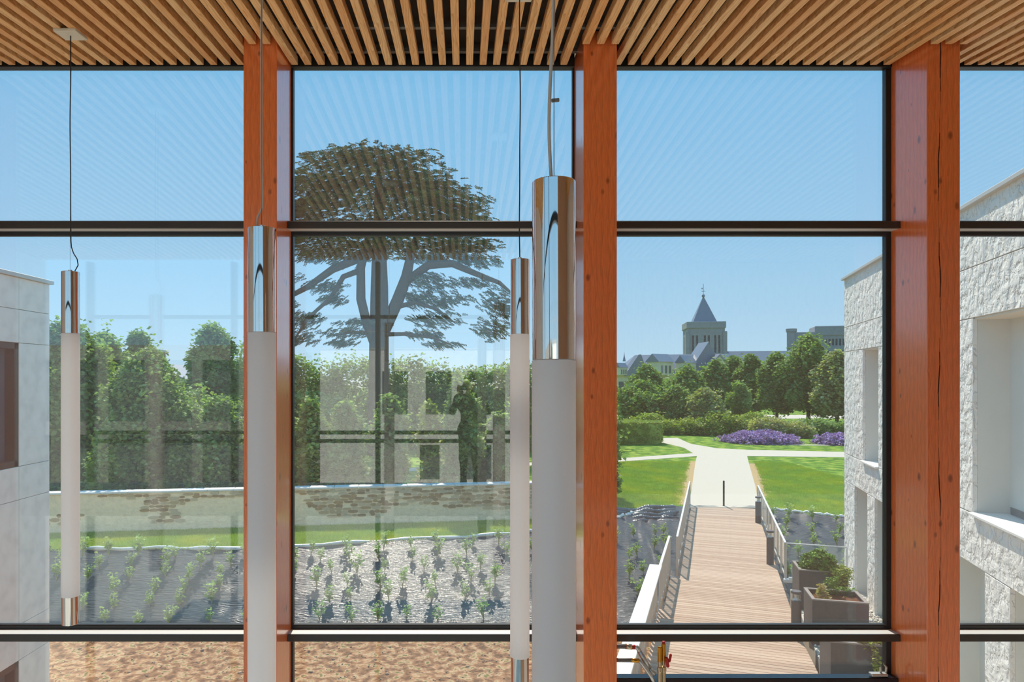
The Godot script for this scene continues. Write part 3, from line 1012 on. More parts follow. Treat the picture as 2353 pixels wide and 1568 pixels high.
func railing(label: String, a: Vector3, b: Vector3, posts: int, top_w: float, glazed: bool) -> void:
	var o := thing("deck_railing", label, "railing", a)
	var along := b - a
	var long := along.length()
	var x := along.normalized()
	o.transform.basis = Basis(x, Vector3.UP, x.cross(Vector3.UP))
	var h := 1.05
	part(o, "top_rail", box(Vector3(long, 0.03 if top_w < 0.2 else 0.05, top_w), 0.006), M.galva_light, Vector3(long / 2, h, 0))
	part(o, "bottom_rail", box(Vector3(long, 0.03, 0.04), 0.004), M.galva, Vector3(long / 2, 0.1, 0))
	for i in posts:
		part(o, "post", box(Vector3(0.015, h + 0.12, 0.07), 0.003), M.galva, Vector3(0.03 + (long - 0.06) * i / (posts - 1), (h - 0.12) / 2, 0))
	for i in posts - 1:
		var x0 := 0.03 + (long - 0.06) * i / (posts - 1)
		var x1 := 0.03 + (long - 0.06) * (i + 1) / (posts - 1)
		if glazed:
			part(o, "glass_panel", box(Vector3(x1 - x0 - 0.06, 0.84, 0.008)), M.glass_green, Vector3((x0 + x1) / 2, 0.56, 0))
		else:
			part(o, "baluster", box(Vector3(0.012, h - 0.1, 0.05), 0.003), M.galva, Vector3((x0 + x1) / 2, (h + 0.1) / 2, 0))


# ------------------------------------------------------------------ gravel terrace with planters
func build_terrace() -> void:
	var o := setting("terrace")
	var poly := PackedVector2Array()
	for p in [deck(-14.4, 1.55), deck(-4.5, 1.58), deck(-0.15, 1.53)]:
		poly.append(Vector2(p.x, p.z))
	poly.append(Vector2(11.0, -19.35))
	poly.append(Vector2(6.6, -5.5))
	poly.append(Vector2(3.5, -5.5))
	part(o, "terrace_slab", plan(poly, -0.05, 1.8), M.concrete)
	part(o, "terrace_kerb", box(Vector3(1.8, 0.1, 0.12), 0.01), M.white_metal, Vector3(10.0, -0.02, -19.62), Basis(Vector3.UP, -0.26))
	var places := []
	var tints := []
	while places.size() < 9000:
		var p := deck(rng.randf_range(-14.0, -0.3), rng.randf_range(1.6, 4.6))
		if not Geometry2D.is_point_in_polygon(Vector2(p.x, p.z), poly):
			continue
		var s := rng.randf_range(0.018, 0.045)
		places.append(Transform3D(Basis.from_euler(Vector3(rng.randf() * 6, rng.randf() * 6, 0)).scaled(Vector3(s, s * 0.75, s)), Vector3(p.x, -0.045 + s * 0.35, p.z)))
		var v := rng.randf_range(0.55, 1.1)
		tints.append(Color(v, v, v * 0.97))
	scatter(self, "gravel", pebble_mesh(2), M.pebble, places, tints, "grey gravel around the planters and bollard lamp", "gravel")
	# glass screen across the end of the terrace
	var g := thing("glass_screen", "frameless glass screen with a steel handrail behind the planters", "glass screen", Vector3(9.2, 0, -19.8))
	var x := Vector3(1.5, 0, 0.5).normalized()
	g.transform.basis = Basis(x, Vector3.UP, x.cross(Vector3.UP))
	part(g, "glass_panel", box(Vector3(1.36, 0.92, 0.012)), M.glass_green, Vector3(0.79, 0.55, 0))
	part(g, "handrail", tube([Vector3(0.0, 1.05, 0), Vector3(1.5, 1.05, 0), Vector3(1.52, 1.03, 0), Vector3(1.52, 0.0, 0)], [0.02], 10), M.galva_light)
	part(g, "base_shoe", box(Vector3(1.45, 0.12, 0.08), 0.006), M.white_metal, Vector3(0.77, 0.03, 0))
	# planters
	var lbl := ["charcoal planter holding a rounded bright green bush", "charcoal planter with bark mulch and small red tipped shrubs", "charcoal planter with a shrub trailing down its front"]
	var at := [Vector3(8.39, 0, -17.4), Vector3(7.55, 0, -15.07), Vector3(6.68, 0, -12.66)]
	for i in 3:
		var p := thing("planter", lbl[i], "planter", at[i], 0.0, "charcoal planters on the gravel")
		p.transform.basis = Basis(Vector3(0.966, 0, 0.26), Vector3.UP, Vector3(-0.26, 0, 0.966))
		var wx := 1.1
		var wz := 0.88
		var h := 0.95
		var t := 0.055
		bx(p, "side_panel", Vector3(0, -0.04, -t), Vector3(wx, h - 0.012, 0), M.planter, 0.004)
		bx(p, "side_panel", Vector3(0, -0.04, -wz), Vector3(wx, h - 0.012, -wz + t), M.planter, 0.004)
		bx(p, "side_panel", Vector3(0, -0.04, -wz + t), Vector3(t, h - 0.012, -t), M.planter, 0.004)
		bx(p, "side_panel", Vector3(wx - t, -0.04, -wz + t), Vector3(wx, h - 0.012, -t), M.planter, 0.004)
		var st := st_new()
		for r in [[Vector3(wx / 2, h, -t * 0.6), Vector3(wx + 0.01, 0.03, t * 1.3)], [Vector3(wx / 2, h, -wz + t * 0.6), Vector3(wx + 0.01, 0.03, t * 1.3)], [Vector3(t * 0.6, h, -wz / 2), Vector3(t * 1.3, 0.03, wz - 0.1)], [Vector3(wx - t * 0.6, h, -wz / 2), Vector3(t * 1.3, 0.03, wz - 0.1)]]:
			add_box(st, r[0], r[1], 0.005)
		part(p, "rim", done(st), M.planter_rim)
		bx(p, "mulch", Vector3(t, 0.4, -wz + t), Vector3(wx - t, h - 0.1, -t), M.bark_mulch)
	# bushes in the planters
	var b := thing("rounded_bush", "rounded bright green bush growing in a charcoal planter", "bush", Vector3(8.98, 0.85, -17.6))
	foliage(b, [[Vector3(0.0, 0.2, 0), Vector3(0.36, 0.3, 0.32), 420]], "plant_leaf", cluster(10, 0.07, 0.05, 71), 0.8, 1.3, 0.95)
	b = thing("trailing_shrub", "yellow green trailing shrub spilling over a planter edge", "bush", Vector3(9.32, 0.85, -17.35))
	foliage(b, [[Vector3(0.0, 0.06, 0.1), Vector3(0.26, 0.15, 0.24), 100], [Vector3(-0.1, -0.14, 0.22), Vector3(0.18, 0.2, 0.06), 50]], "box_leaf", cluster(9, 0.09, 0.06, 72), 0.8, 1.3, 0.9)
	b = thing("red_tipped_shrub", "upright shrub with red young leaves in the mulched planter", "bush", Vector3(7.95, 0.86, -15.35))
	foliage(b, [[Vector3(-0.05, 0.1, 0), Vector3(0.11, 0.2, 0.1), 40]], "leaf_olive", cluster(8, 0.08, 0.06, 73), 0.8, 1.2, 0.95, Color(1.5, 0.75, 0.5))
	b = thing("small_leaved_shrub", "low green shrub at the back of the mulched planter", "bush", Vector3(8.45, 0.86, -15.7))
	foliage(b, [[Vector3(0.05, 0.02, 0), Vector3(0.34, 0.1, 0.12), 60], [Vector3(-0.15, 0.2, 0.0), Vector3(0.16, 0.16, 0.06), 26]], "plant_leaf", cluster(8, 0.06, 0.05, 74), 0.8, 1.2, 0.95)
	b = thing("low_shrub", "small shrub trailing down the front of the last planter by the entrance", "bush", Vector3(7.4, 0.86, -12.6))
	foliage(b, [[Vector3(0.05, 0.1, 0), Vector3(0.3, 0.14, 0.15), 80], [Vector3(0.15, -0.3, 0.32), Vector3(0.09, 0.36, 0.06), 60], [Vector3(-0.08, -0.34, 0.26), Vector3(0.05, 0.34, 0.05), 30]], "box_leaf", cluster(8, 0.06, 0.05, 75), 0.8, 1.2, 0.95)


# ------------------------------------------------------------------ old stone wall
func build_boundary_wall() -> void:
	var a := Vector3(-22.0, 0, -24.95)
	var b := Vector3(4.6, 0, -28.8)
	var o := thing("stone_wall", "long low old stone wall with pale coping behind the lawn strip", "wall", a)
	var x := (b - a).normalized()
	o.transform.basis = Basis(x, Vector3.UP, x.cross(Vector3.UP))
	var long := (b - a).length()
	var h := 1.43
	# local z points towards the room or away from it
	var front := 1.0 if x.cross(Vector3.UP).z > 0 else -1.0
	part(o, "render_body", box(Vector3(long, h + 0.2, 0.4), 0.01), M.render_wall, Vector3(long / 2, h / 2 - 0.1, 0))
	var i := 0
	while i * 0.95 < long:
		var w := minf(0.95, long - i * 0.95)
		part(o, "coping_stone", box(Vector3(w - 0.012, 0.075, 0.52), 0.012), M.coping_stone, Vector3(i * 0.95 + w / 2, h + 0.035 + rng.randf_range(-0.004, 0.004), 0))
		i += 1
	# exposed stones where the render has come away, denser in the upper courses
	var patch := noise(0.22, 2, FastNoiseLite.TYPE_SIMPLEX_SMOOTH, 51)
	var kinds := []
	for v in 6:
		var poly := PackedVector2Array()
		for k in 9:
			var t := TAU * k / 9.0
			var q := Vector2(cos(t), sin(t))
			q /= maxf(absf(q.x), absf(q.y)) * 0.45 + q.length() * 0.55
			poly.append(q * 0.5 * rng.randf_range(0.86, 1.06))
		kinds.append(prism(poly, 0.06))
	var y := 1.40
	var made := 0
	while y > 0.3:
		var ch := rng.randf_range(0.1, 0.16)
		var s := 5.5 + rng.randf() * 0.3
		while s < long - 0.1:
			var w := rng.randf_range(0.16, 0.44)
			var keep := patch.get_noise_2d(s, y * 2.5) * 1.3 + (y - 0.78) * 0.7
			if keep > 0.03 and made < 298 and rng.randf() < 0.9:
				made += 1
				var tall := ch * rng.randf_range(0.8, 1.2)
				part(o, "stone", kinds[rng.randi_range(0, 5)], M["stone_%d" % rng.randi_range(0, 3)], Vector3(s + w / 2, y - ch / 2 + rng.randf_range(-0.025, 0.025), front * (0.2 + rng.randf_range(-0.016, 0.002))), Basis(Vector3.BACK, rng.randf_range(-0.07, 0.07)).scaled(Vector3(w * 1.04, tall, 1.0)))
			s += w
		y -= ch


# ------------------------------------------------------------------ church with spire
func build_church() -> void:
	var o := thing("church", "old grey church with a square tower and a pointed slate spire", "church", Vector3(62.0, 0, -180.0), -0.18)
	bx(o, "tower_core", Vector3(-3.9, 0, -3.9), Vector3(3.9, 18.6, 3.9), M.old_stone)
	pierced(o, Vector3(0, 0, 4.5), 0.0, 4.5, 0.0, 18.6, [[-3.45, -2.95], [-2.45, -1.95], [-0.55, -0.05], [0.4, 0.9], [1.95, 2.45], [2.9, 3.4]], 12.2, 16.6)
	pierced(o, Vector3(-4.5, 0, 0), -PI / 2, 3.9, 0.0, 18.6, [[-2.8, -2.3], [-1.8, -1.3], [1.2, 1.7], [2.2, 2.7]], 12.2, 16.6)
	bx(o, "tower_side", Vector3(3.9, 0, -3.9), Vector3(4.5, 18.6, 3.9), M.old_stone)
	bx(o, "tower_side", Vector3(-4.5, 0, -4.5), Vector3(4.5, 18.6, -3.9), M.old_stone)
	bx(o, "parapet", Vector3(-4.75, 18.4, -4.75), Vector3(4.75, 20.1, 4.75), M.old_stone, 0.1)
	for s in [-1, 1]:
		bx(o, "buttress", Vector3(s * 4.5 - 0.5, 0, 4.2), Vector3(s * 4.5 + 0.5, 17.6, 4.9), M.old_stone, 0.08)
	bx(o, "string_course", Vector3(-4.65, 11.4, -4.65), Vector3(4.65, 11.75, 4.65), M.old_stone, 0.05)
	var st := st_new()
	var tip := Vector3(0, 27.1, 0)
	var c := [Vector3(-3.0, 19.9, -3.0), Vector3(3.0, 19.9, -3.0), Vector3(3.0, 19.9, 3.0), Vector3(-3.0, 19.9, 3.0)]
	for k in 4:
		tri(st, c[k], c[(k + 1) % 4], tip, Vector3(0, 20, 0))
	part(o, "spire", done(st), M.slate)
	part(o, "finial", lathe([Vector2(0, 26.6), Vector2(0.34, 26.8), Vector2(0.42, 27.1), Vector2(0.3, 27.4), Vector2(0.06, 27.5), Vector2(0.06, 30.2), Vector2(0, 30.2)], 12), M.slate)
	st = st_new()
	add_box(st, Vector3(0, 28.3, 0), Vector3(0.9, 0.1, 0.1))
	add_box(st, Vector3(-0.3, 29.0, 0), Vector3(0.25, 0.4, 0.06))
	part(o, "weather_vane", done(st), M.slate)
	# nave running to the far towers
	bx(o, "nave_wall", Vector3(4.5, 0, -4.0), Vector3(26.0, 8.2, 5.0), M.old_stone)
	part(o, "nave_roof", prism(PackedVector2Array([Vector2(-5.6, 8.1), Vector2(5.6, 8.1), Vector2(0, 12.7)]), 22.0), M.slate, Vector3(15.0, 0, 0.5), Basis(Vector3.UP, PI / 2))
	var w := thing("church_towers", "broad grey church towers rising behind the avenue trees", "church", Vector3(96.0, 0, -192.0), -0.3)
	part(w, "stair_turret", lathe([Vector2(1.15, 0), Vector2(1.15, 18.3), Vector2(1.4, 18.5), Vector2(1.4, 19.3), Vector2(0, 19.3)], 20), M.old_stone, Vector3(-5.6, 0, 3.5))
	bx(w, "front_block", Vector3(-5.2, 0, -4), Vector3(0.5, 18.3, 4), M.old_stone, 0.1)
	bx(w, "tower_core", Vector3(0.4, 0, -5), Vector3(8.2, 17.4, 2.8), M.old_stone)
	pierced(w, Vector3(4.3, 0, 3.4), 0.0, 3.9, 0.0, 13.9, [[-0.95, -0.35], [0.2, 0.8], [1.35, 1.95], [2.5, 3.1]], 8.6, 13.2)
	pierced(w, Vector3(4.3, 0, 3.4), 0.0, 3.9, 13.9, 17.4, [[-1.6, -1.1], [-0.75, -0.25], [0.1, 0.6], [0.95, 1.45], [1.8, 2.3], [2.65, 3.15]], 14.6, 16.4)
	bx(w, "tower_cap", Vector3(0.2, 17.3, -5.2), Vector3(8.5, 19.9, 3.7), M.old_stone, 0.15)


func pierced(parent: Node, at: Vector3, turn: float, half: float, y0: float, y1: float, slots: Array, ya: float, yb: float) -> void:
	# a facing 0.6 m thick with slots cut through it; sloping slate louvres stand inside the slots
	var b := Basis(Vector3.UP, turn)
	var pieces := [[-half, half, y0, ya], [-half, half, yb, y1]]
	var x := -half
	for sl in slots:
		pieces.append([x, sl[0], ya, yb])
		x = sl[1]
		var st := st_new()
		for k in int((yb - ya) / 0.6):
			add_box(st, Vector3((sl[0] + sl[1]) / 2, ya + 0.3 + k * 0.6, -0.42), Vector3(sl[1] - sl[0], 0.05, 0.34), 0.0, Basis(Vector3.RIGHT, 0.7))
		part(parent, "louvre", done(st), M.slate, at, b)
	pieces.append([x, half, ya, yb])
	for p in pieces:
		part(parent, "facing", box(Vector3(p[1] - p[0], p[3] - p[2], 0.6)), M.old_stone, at + b * Vector3((p[0] + p[1]) / 2, (p[2] + p[3]) / 2, -0.3), b)


# ------------------------------------------------------------------ convent building with dormers
func build_convent() -> void:
	var o := thing("convent_building", "long cream stone building with slate roofs and dormers below the church", "building", Vector3(44.0, 0, -140.0), 0.0)
	bx(o, "wall", Vector3(-13.5, 0, -10), Vector3(14.5, 6.4, 0), M.limestone)
	bx(o, "cornice", Vector3(-13.8, 6.15, -10.3), Vector3(14.8, 6.5, 0.3), M.limestone, 0.05)
	for k in 11:
		var f := bx(o, "window", Vector3(-12.8 + k * 2.5, 2.9, -0.1), Vector3(-11.7 + k * 2.5, 5.1, 0.03), M.window_dark)
		bx(f, "window_surround", Vector3(-0.7, -1.25, -0.02), Vector3(0.7, -1.1, 0.12), M.limestone)
	# hipped main roof
	var st := st_new()
	var e := [Vector3(-12.6, 6.45, 0.3), Vector3(14.8, 6.45, 0.3), Vector3(14.8, 6.45, -10.3), Vector3(-12.6, 6.45, -10.3)]
	var r0 := Vector3(-8.3, 10.6, -5)
	var r1 := Vector3(12.0, 10.9, -5)
	var mid := Vector3(0, 6, -5)
	quad(st, e[0], e[1], r1, r0, mid)
	quad(st, e[2], e[3], r0, r1, mid)
	tri(st, e[3], e[0], r0, mid)
	tri(st, e[1], e[2], r1, mid)
	part(o, "roof", done(st), M.slate)
	part(o, "hip_roof", prism(PackedVector2Array([Vector2(-2.4, 6.2), Vector2(2.6, 6.2), Vector2(1.0, 10.55), Vector2(0.5, 10.5)]), 0.5), M.slate, Vector3(-9.4, 0, 0.2))
	# transept with a steep roof
	part(o, "transept_roof", prism(PackedVector2Array([Vector2(-4.4, 6.2), Vector2(4.4, 6.2), Vector2(0, 13.0)]), 6.0), M.slate, Vector3(5.6, 0, -4.0))
	part(o, "transept_verge", prism(PackedVector2Array([Vector2(-4.6, 6.2), Vector2(-4.2, 6.2), Vector2(0.2, 13.0), Vector2(0, 13.2)]), 6.2), M.slate, Vector3(5.6, 0, -3.9))
	# pedimented bay
	bx(o, "pediment_wall", Vector3(4.6, 0, -1.0), Vector3(8.9, 7.6, 2.0), M.limestone)
	part(o, "pediment", prism(PackedVector2Array([Vector2(-2.5, 7.6), Vector2(2.5, 7.6), Vector2(0, 10.2)]), 3.2), M.limestone, Vector3(6.75, 0, 0.5))
	part(o, "pediment_roof", prism(PackedVector2Array([Vector2(-2.8, 7.55), Vector2(-2.5, 7.55), Vector2(0, 10.2), Vector2(2.5, 7.55), Vector2(2.8, 7.55), Vector2(0, 10.6)]), 3.5), M.slate, Vector3(6.75, 0, 0.5))
	bx(o, "window", Vector3(5.6, 5.2, 1.95), Vector3(6.4, 6.9, 2.05), M.window_dark)
	bx(o, "window", Vector3(7.1, 5.2, 1.95), Vector3(7.9, 6.9, 2.05), M.window_dark)
	# gabled dormer wings
	for d in [[-4.6, 4.9, 10.7, 0.62], [0.6, 3.7, 10.4, 0.6], [-12.4, 2.4, 8.9, 0.6]]:
		dormer(o, Vector3(d[0], 6.4, 0.4), d[1], d[2] - 6.4, d[3])
	# small dormers along the eaves
	for k in 9:
		var x := -9.3 + k * 0.62 + (3.6 if k > 4 else 0.0)
		if x > -5.9 and x < -3.2:
			continue
		var f := bx(o, "small_dormer", Vector3(x, 6.5, 0.0), Vector3(x + 0.36, 7.5, 0.5), M.limestone)
		bx(f, "dormer_cap", Vector3(-0.25, 0.5, -0.25), Vector3(0.25, 0.62, 0.3), M.coping_stone)
		bx(f, "window", Vector3(-0.1, -0.4, 0.24), Vector3(0.1, 0.35, 0.27), M.window_dark)
	part(o, "spirelet", lathe([Vector2(0.34, 9.4), Vector2(0.1, 10.6), Vector2(0, 11.6)], 8), M.slate, Vector3(-9.6, 0, -9))


func dormer(parent: Node, at: Vector3, w: float, h: float, turn: float) -> void:
	var b := Basis(Vector3.UP, turn)
	var d := part(parent, "dormer", box(Vector3(w * 0.9, h * 0.62, w * 0.6)), M.limestone, at + Vector3(0, h * 0.31, 0), b)
	part(d, "dormer_roof", prism(PackedVector2Array([Vector2(-w * 0.36, h * 0.3), Vector2(w * 0.36, h * 0.3), Vector2(0, h * 0.68)]), w * 1.0), M.slate, Vector3.ZERO, Basis(Vector3.UP, PI / 2))
	for s in [-0.25, 0.0, 0.25]:
		part(d, "window", box(Vector3(w * 0.12, h * 0.36, 0.08)), M.window_dark, Vector3(s * w, -0.05 * h, w * 0.3))


# ------------------------------------------------------------------ what stands behind the camera and shows in the glass
func build_rear_world() -> void:
	var g := setting("courtyard")
	part(g, "paving", plan(PackedVector2Array([Vector2(-80, 0.98), Vector2(80, 0.98), Vector2(80, 120), Vector2(-80, 120)]), -0.02, 0.3), M.path)
	var o := thing("white_building", "white building with deep square windows and a roof terrace across the courtyard", "building", Vector3(-3.2, 0, 24.4))
	# front face looks towards -z
	var lo := -4.0
	var hi := 5.6
	var top := 7.2
	var holes := [[-0.9, 0.4, 3.9, 6.1], [1.3, 2.6, 3.9, 6.1], [3.4, 4.7, 3.9, 6.1], [1.0, 2.0, 0.6, 2.4], [3.2, 4.6, 0.6, 2.4]]
	var ycuts := [0.0, 0.6, 2.4, 3.9, 6.1, top]
	for r in 5:
		var x := lo
		for hh in holes:
			if absf(hh[2] - ycuts[r]) < 0.01:
				bx(o, "wall_panel", Vector3(x, ycuts[r], 0), Vector3(hh[0], ycuts[r + 1], 0.6), M.plaster)
				x = hh[1]
				bx(o, "window", Vector3(hh[0], ycuts[r], 0.5), Vector3(hh[1], ycuts[r + 1], 0.56), M.window_dark)
		bx(o, "wall_panel", Vector3(x, ycuts[r], 0), Vector3(hi, ycuts[r + 1], 0.6), M.plaster)
	bx(o, "body", Vector3(lo, 0, 0.6), Vector3(hi, top - 0.1, 9), M.plaster)
	bx(o, "coping", Vector3(lo - 0.05, top, -0.05), Vector3(hi + 0.05, top + 0.06, 0.5), M.coping_metal)
	for k in 7:
		bx(o, "railing_post", Vector3(lo + 0.1 + k * 1.55, top + 0.06, 0.2), Vector3(lo + 0.14 + k * 1.55, top + 0.9, 0.24), M.galva)
	bx(o, "railing_top", Vector3(lo, top + 0.88, 0.19), Vector3(hi, top + 0.93, 0.25), M.galva)
	var w := thing("courtyard_wing", "long grey wing with tall dark windows across the courtyard", "building", Vector3(-20.5, 0, 22.0))
	for r in [[0.0, 0.3], [3.1, 3.7], [6.6, 7.3]]:
		bx(w, "wall_band", Vector3(-12, r[0], 0), Vector3(11, r[1], 0.5), M.grey_render)
	for k in 11:
		for r in [[0.3, 3.1], [3.7, 6.6]]:
			bx(w, "pier", Vector3(-12 + k * 2.2, r[0], 0), Vector3(-11.5 + k * 2.2, r[1], 0.5), M.grey_render)
			if k < 10:
				bx(w, "window", Vector3(-11.5 + k * 2.2, r[0], 0.42), Vector3(-9.8 + k * 2.2, r[1], 0.48), M.window_dark)
	bx(w, "body", Vector3(-12, 0, 0.5), Vector3(11, 7.2, 9), M.grey_render)
	var hb := thing("courtyard_hedge", "dark hedge in the gap between the two courtyard buildings", "hedge", Vector3(-8.3, 0, 27.0))
	foliage(hb, [[Vector3(0, 3.4, 0), Vector3(1.2, 3.4, 1.4), 300]], "leaf", cluster(12, 0.4, 0.22, 81), 0.9, 1.5, 0.9)
	hb = thing("courtyard_hedge", "dark hedge on the far flank of the white building across the courtyard", "hedge", Vector3(10.0, 0, 27.0))
	foliage(hb, [[Vector3(0, 2.8, 0), Vector3(7.0, 2.8, 1.4), 1100]], "leaf", cluster(12, 0.4, 0.22, 82), 0.9, 1.5, 0.9)


# ------------------------------------------------------------------ plants
func cluster(n: int, spread: float, leaf: float, sd: int) -> ArrayMesh:
	# a tuft of folded leaves scattered in a small ball
	var r := RandomNumberGenerator.new()
	r.seed = sd
	var st := st_new()
	for i in n:
		var c := Vector3(r.randf_range(-1, 1), r.randf_range(-1, 1), r.randf_range(-1, 1)).normalized() * spread * pow(r.randf(), 0.4)
		var b := Basis.from_euler(Vector3(r.randf_range(-0.9, 0.9), r.randf() * TAU, r.randf_range(-0.7, 0.7)))
		var l := leaf * r.randf_range(0.75, 1.3)
		var w := l * 0.42
		var p0 := c + b * Vector3(-l * 0.5, 0, 0)
		var p1 := c + b * Vector3(0, -w * 0.12, 0)
		var p2 := c + b * Vector3(l * 0.55, 0, 0)
		var s1 := c + b * Vector3(-0.02, w * 0.16, w)
		var s2 := c + b * Vector3(-0.02, w * 0.16, -w)
		var o := p1 - b * Vector3.UP
		tri(st, p0, s1, p1, o)
		tri(st, p1, s1, p2, o)
		tri(st, p0, s2, p1, o)
		tri(st, p1, s2, p2, o)
	return done(st)


func foliage(parent: Node3D, blobs: Array, leaf: String, mesh: Mesh, smin: float, smax: float, shell := 0.85, warm := Color(1.18, 1.1, 0.85), flat := 0.0) -> void:
	# tufts on and under the skin of lumpy ellipsoids: [centre, radii, count]
	var r := RandomNumberGenerator.new()
	r.seed = hash(parent.name)
	var places := []
	var tints := []
	for bl in blobs:
		var rad: Vector3 = bl[1]
		for i in int(bl[2]):
			var d := Vector3(r.randfn(), r.randfn(), r.randfn()).normalized()
			var k := shell + (1.0 - shell) * r.randf() if r.randf() < 0.72 else r.randf_range(0.35, shell)
			k *= 1.0 + 0.10 * sin(d.x * 5.0 + rad.x * 3.0) * cos(d.y * 6.0 + rad.z) + r.randf_range(-0.05, 0.07)
			if r.randf() < 0.17:
				k *= r.randf_range(1.02, 1.28)
			var p: Vector3 = bl[0] + d * rad * k
			var s := r.randf_range(smin, smax)
			places.append(Transform3D(Basis.from_euler(Vector3(r.randf_range(-0.5, 0.5), r.randf() * TAU, r.randf_range(-0.5, 0.5))).scaled(Vector3(s, s * (1.0 - flat), s)), p))
			var v := r.randf_range(0.6, 1.15)
			tints.append(Color(v, v, v).lerp(warm * v, r.randf() * 0.7))
	scatter(parent, "foliage", mesh, M[leaf], places, tints)


func tree(called: String, label: String, at: Vector3, height: float, half_w: float, bottom: float, leaf: String, n: int, group: String, mesh: Mesh, smin := 0.9, smax := 1.5, lumps := 7) -> Node3D:
	var o := thing(called, label, "tree", at, 0.0, group)
	var r := RandomNumberGenerator.new()
	r.seed = hash(o.name) + 5
	var blobs := []
	var ch := height - bottom
	blobs.append([Vector3(0, bottom + ch * 0.48, 0), Vector3(half_w * 0.7, ch * 0.44, half_w * 0.7), int(n * 0.35)])
	for i in lumps:
		var f := (i + 0.5) / lumps
		var a := i * 2.4 + r.randf() * 0.8
		var wide := sin(clampf(f * 0.9 + 0.14, 0.0, 1.0) * PI)
		var rr := half_w * lerpf(0.26, 0.46, wide) * r.randf_range(0.85, 1.15)
		var off := half_w * 0.66 * wide
		blobs.append([Vector3(cos(a) * off, bottom + rr * 0.6 + f * (ch - rr * 1.5), sin(a) * off), Vector3(rr, rr * 1.05, rr), int(n * 0.65 / lumps)])
	var pts := []
	var rad := []
	var tr := maxf(0.09, height * 0.022)
	for i in 6:
		var f := i / 5.0
		pts.append(Vector3(0.12 * sin(i * 1.9) * f, f * (bottom + ch * 0.7), 0.12 * cos(i * 2.3) * f))
		rad.append(tr * (1.15 - f * 0.85))
	var st := st_new(false)
	add_tube(st, pts, rad, 8)
	for i in 5:
		var b: Array = blobs[1 + i % lumps]
		var from := Vector3(0, bottom + ch * 0.1 + ch * 0.09 * i, 0)
		add_tube(st, [from, from.lerp(b[0], 0.55) + Vector3(0, 0.2, 0), b[0]], [tr * 0.45, tr * 0.3, tr * 0.1], 6)
	part(o, "trunk", done(st), M.bark)
	foliage(o, blobs, leaf, mesh, smin, smax)
	return o


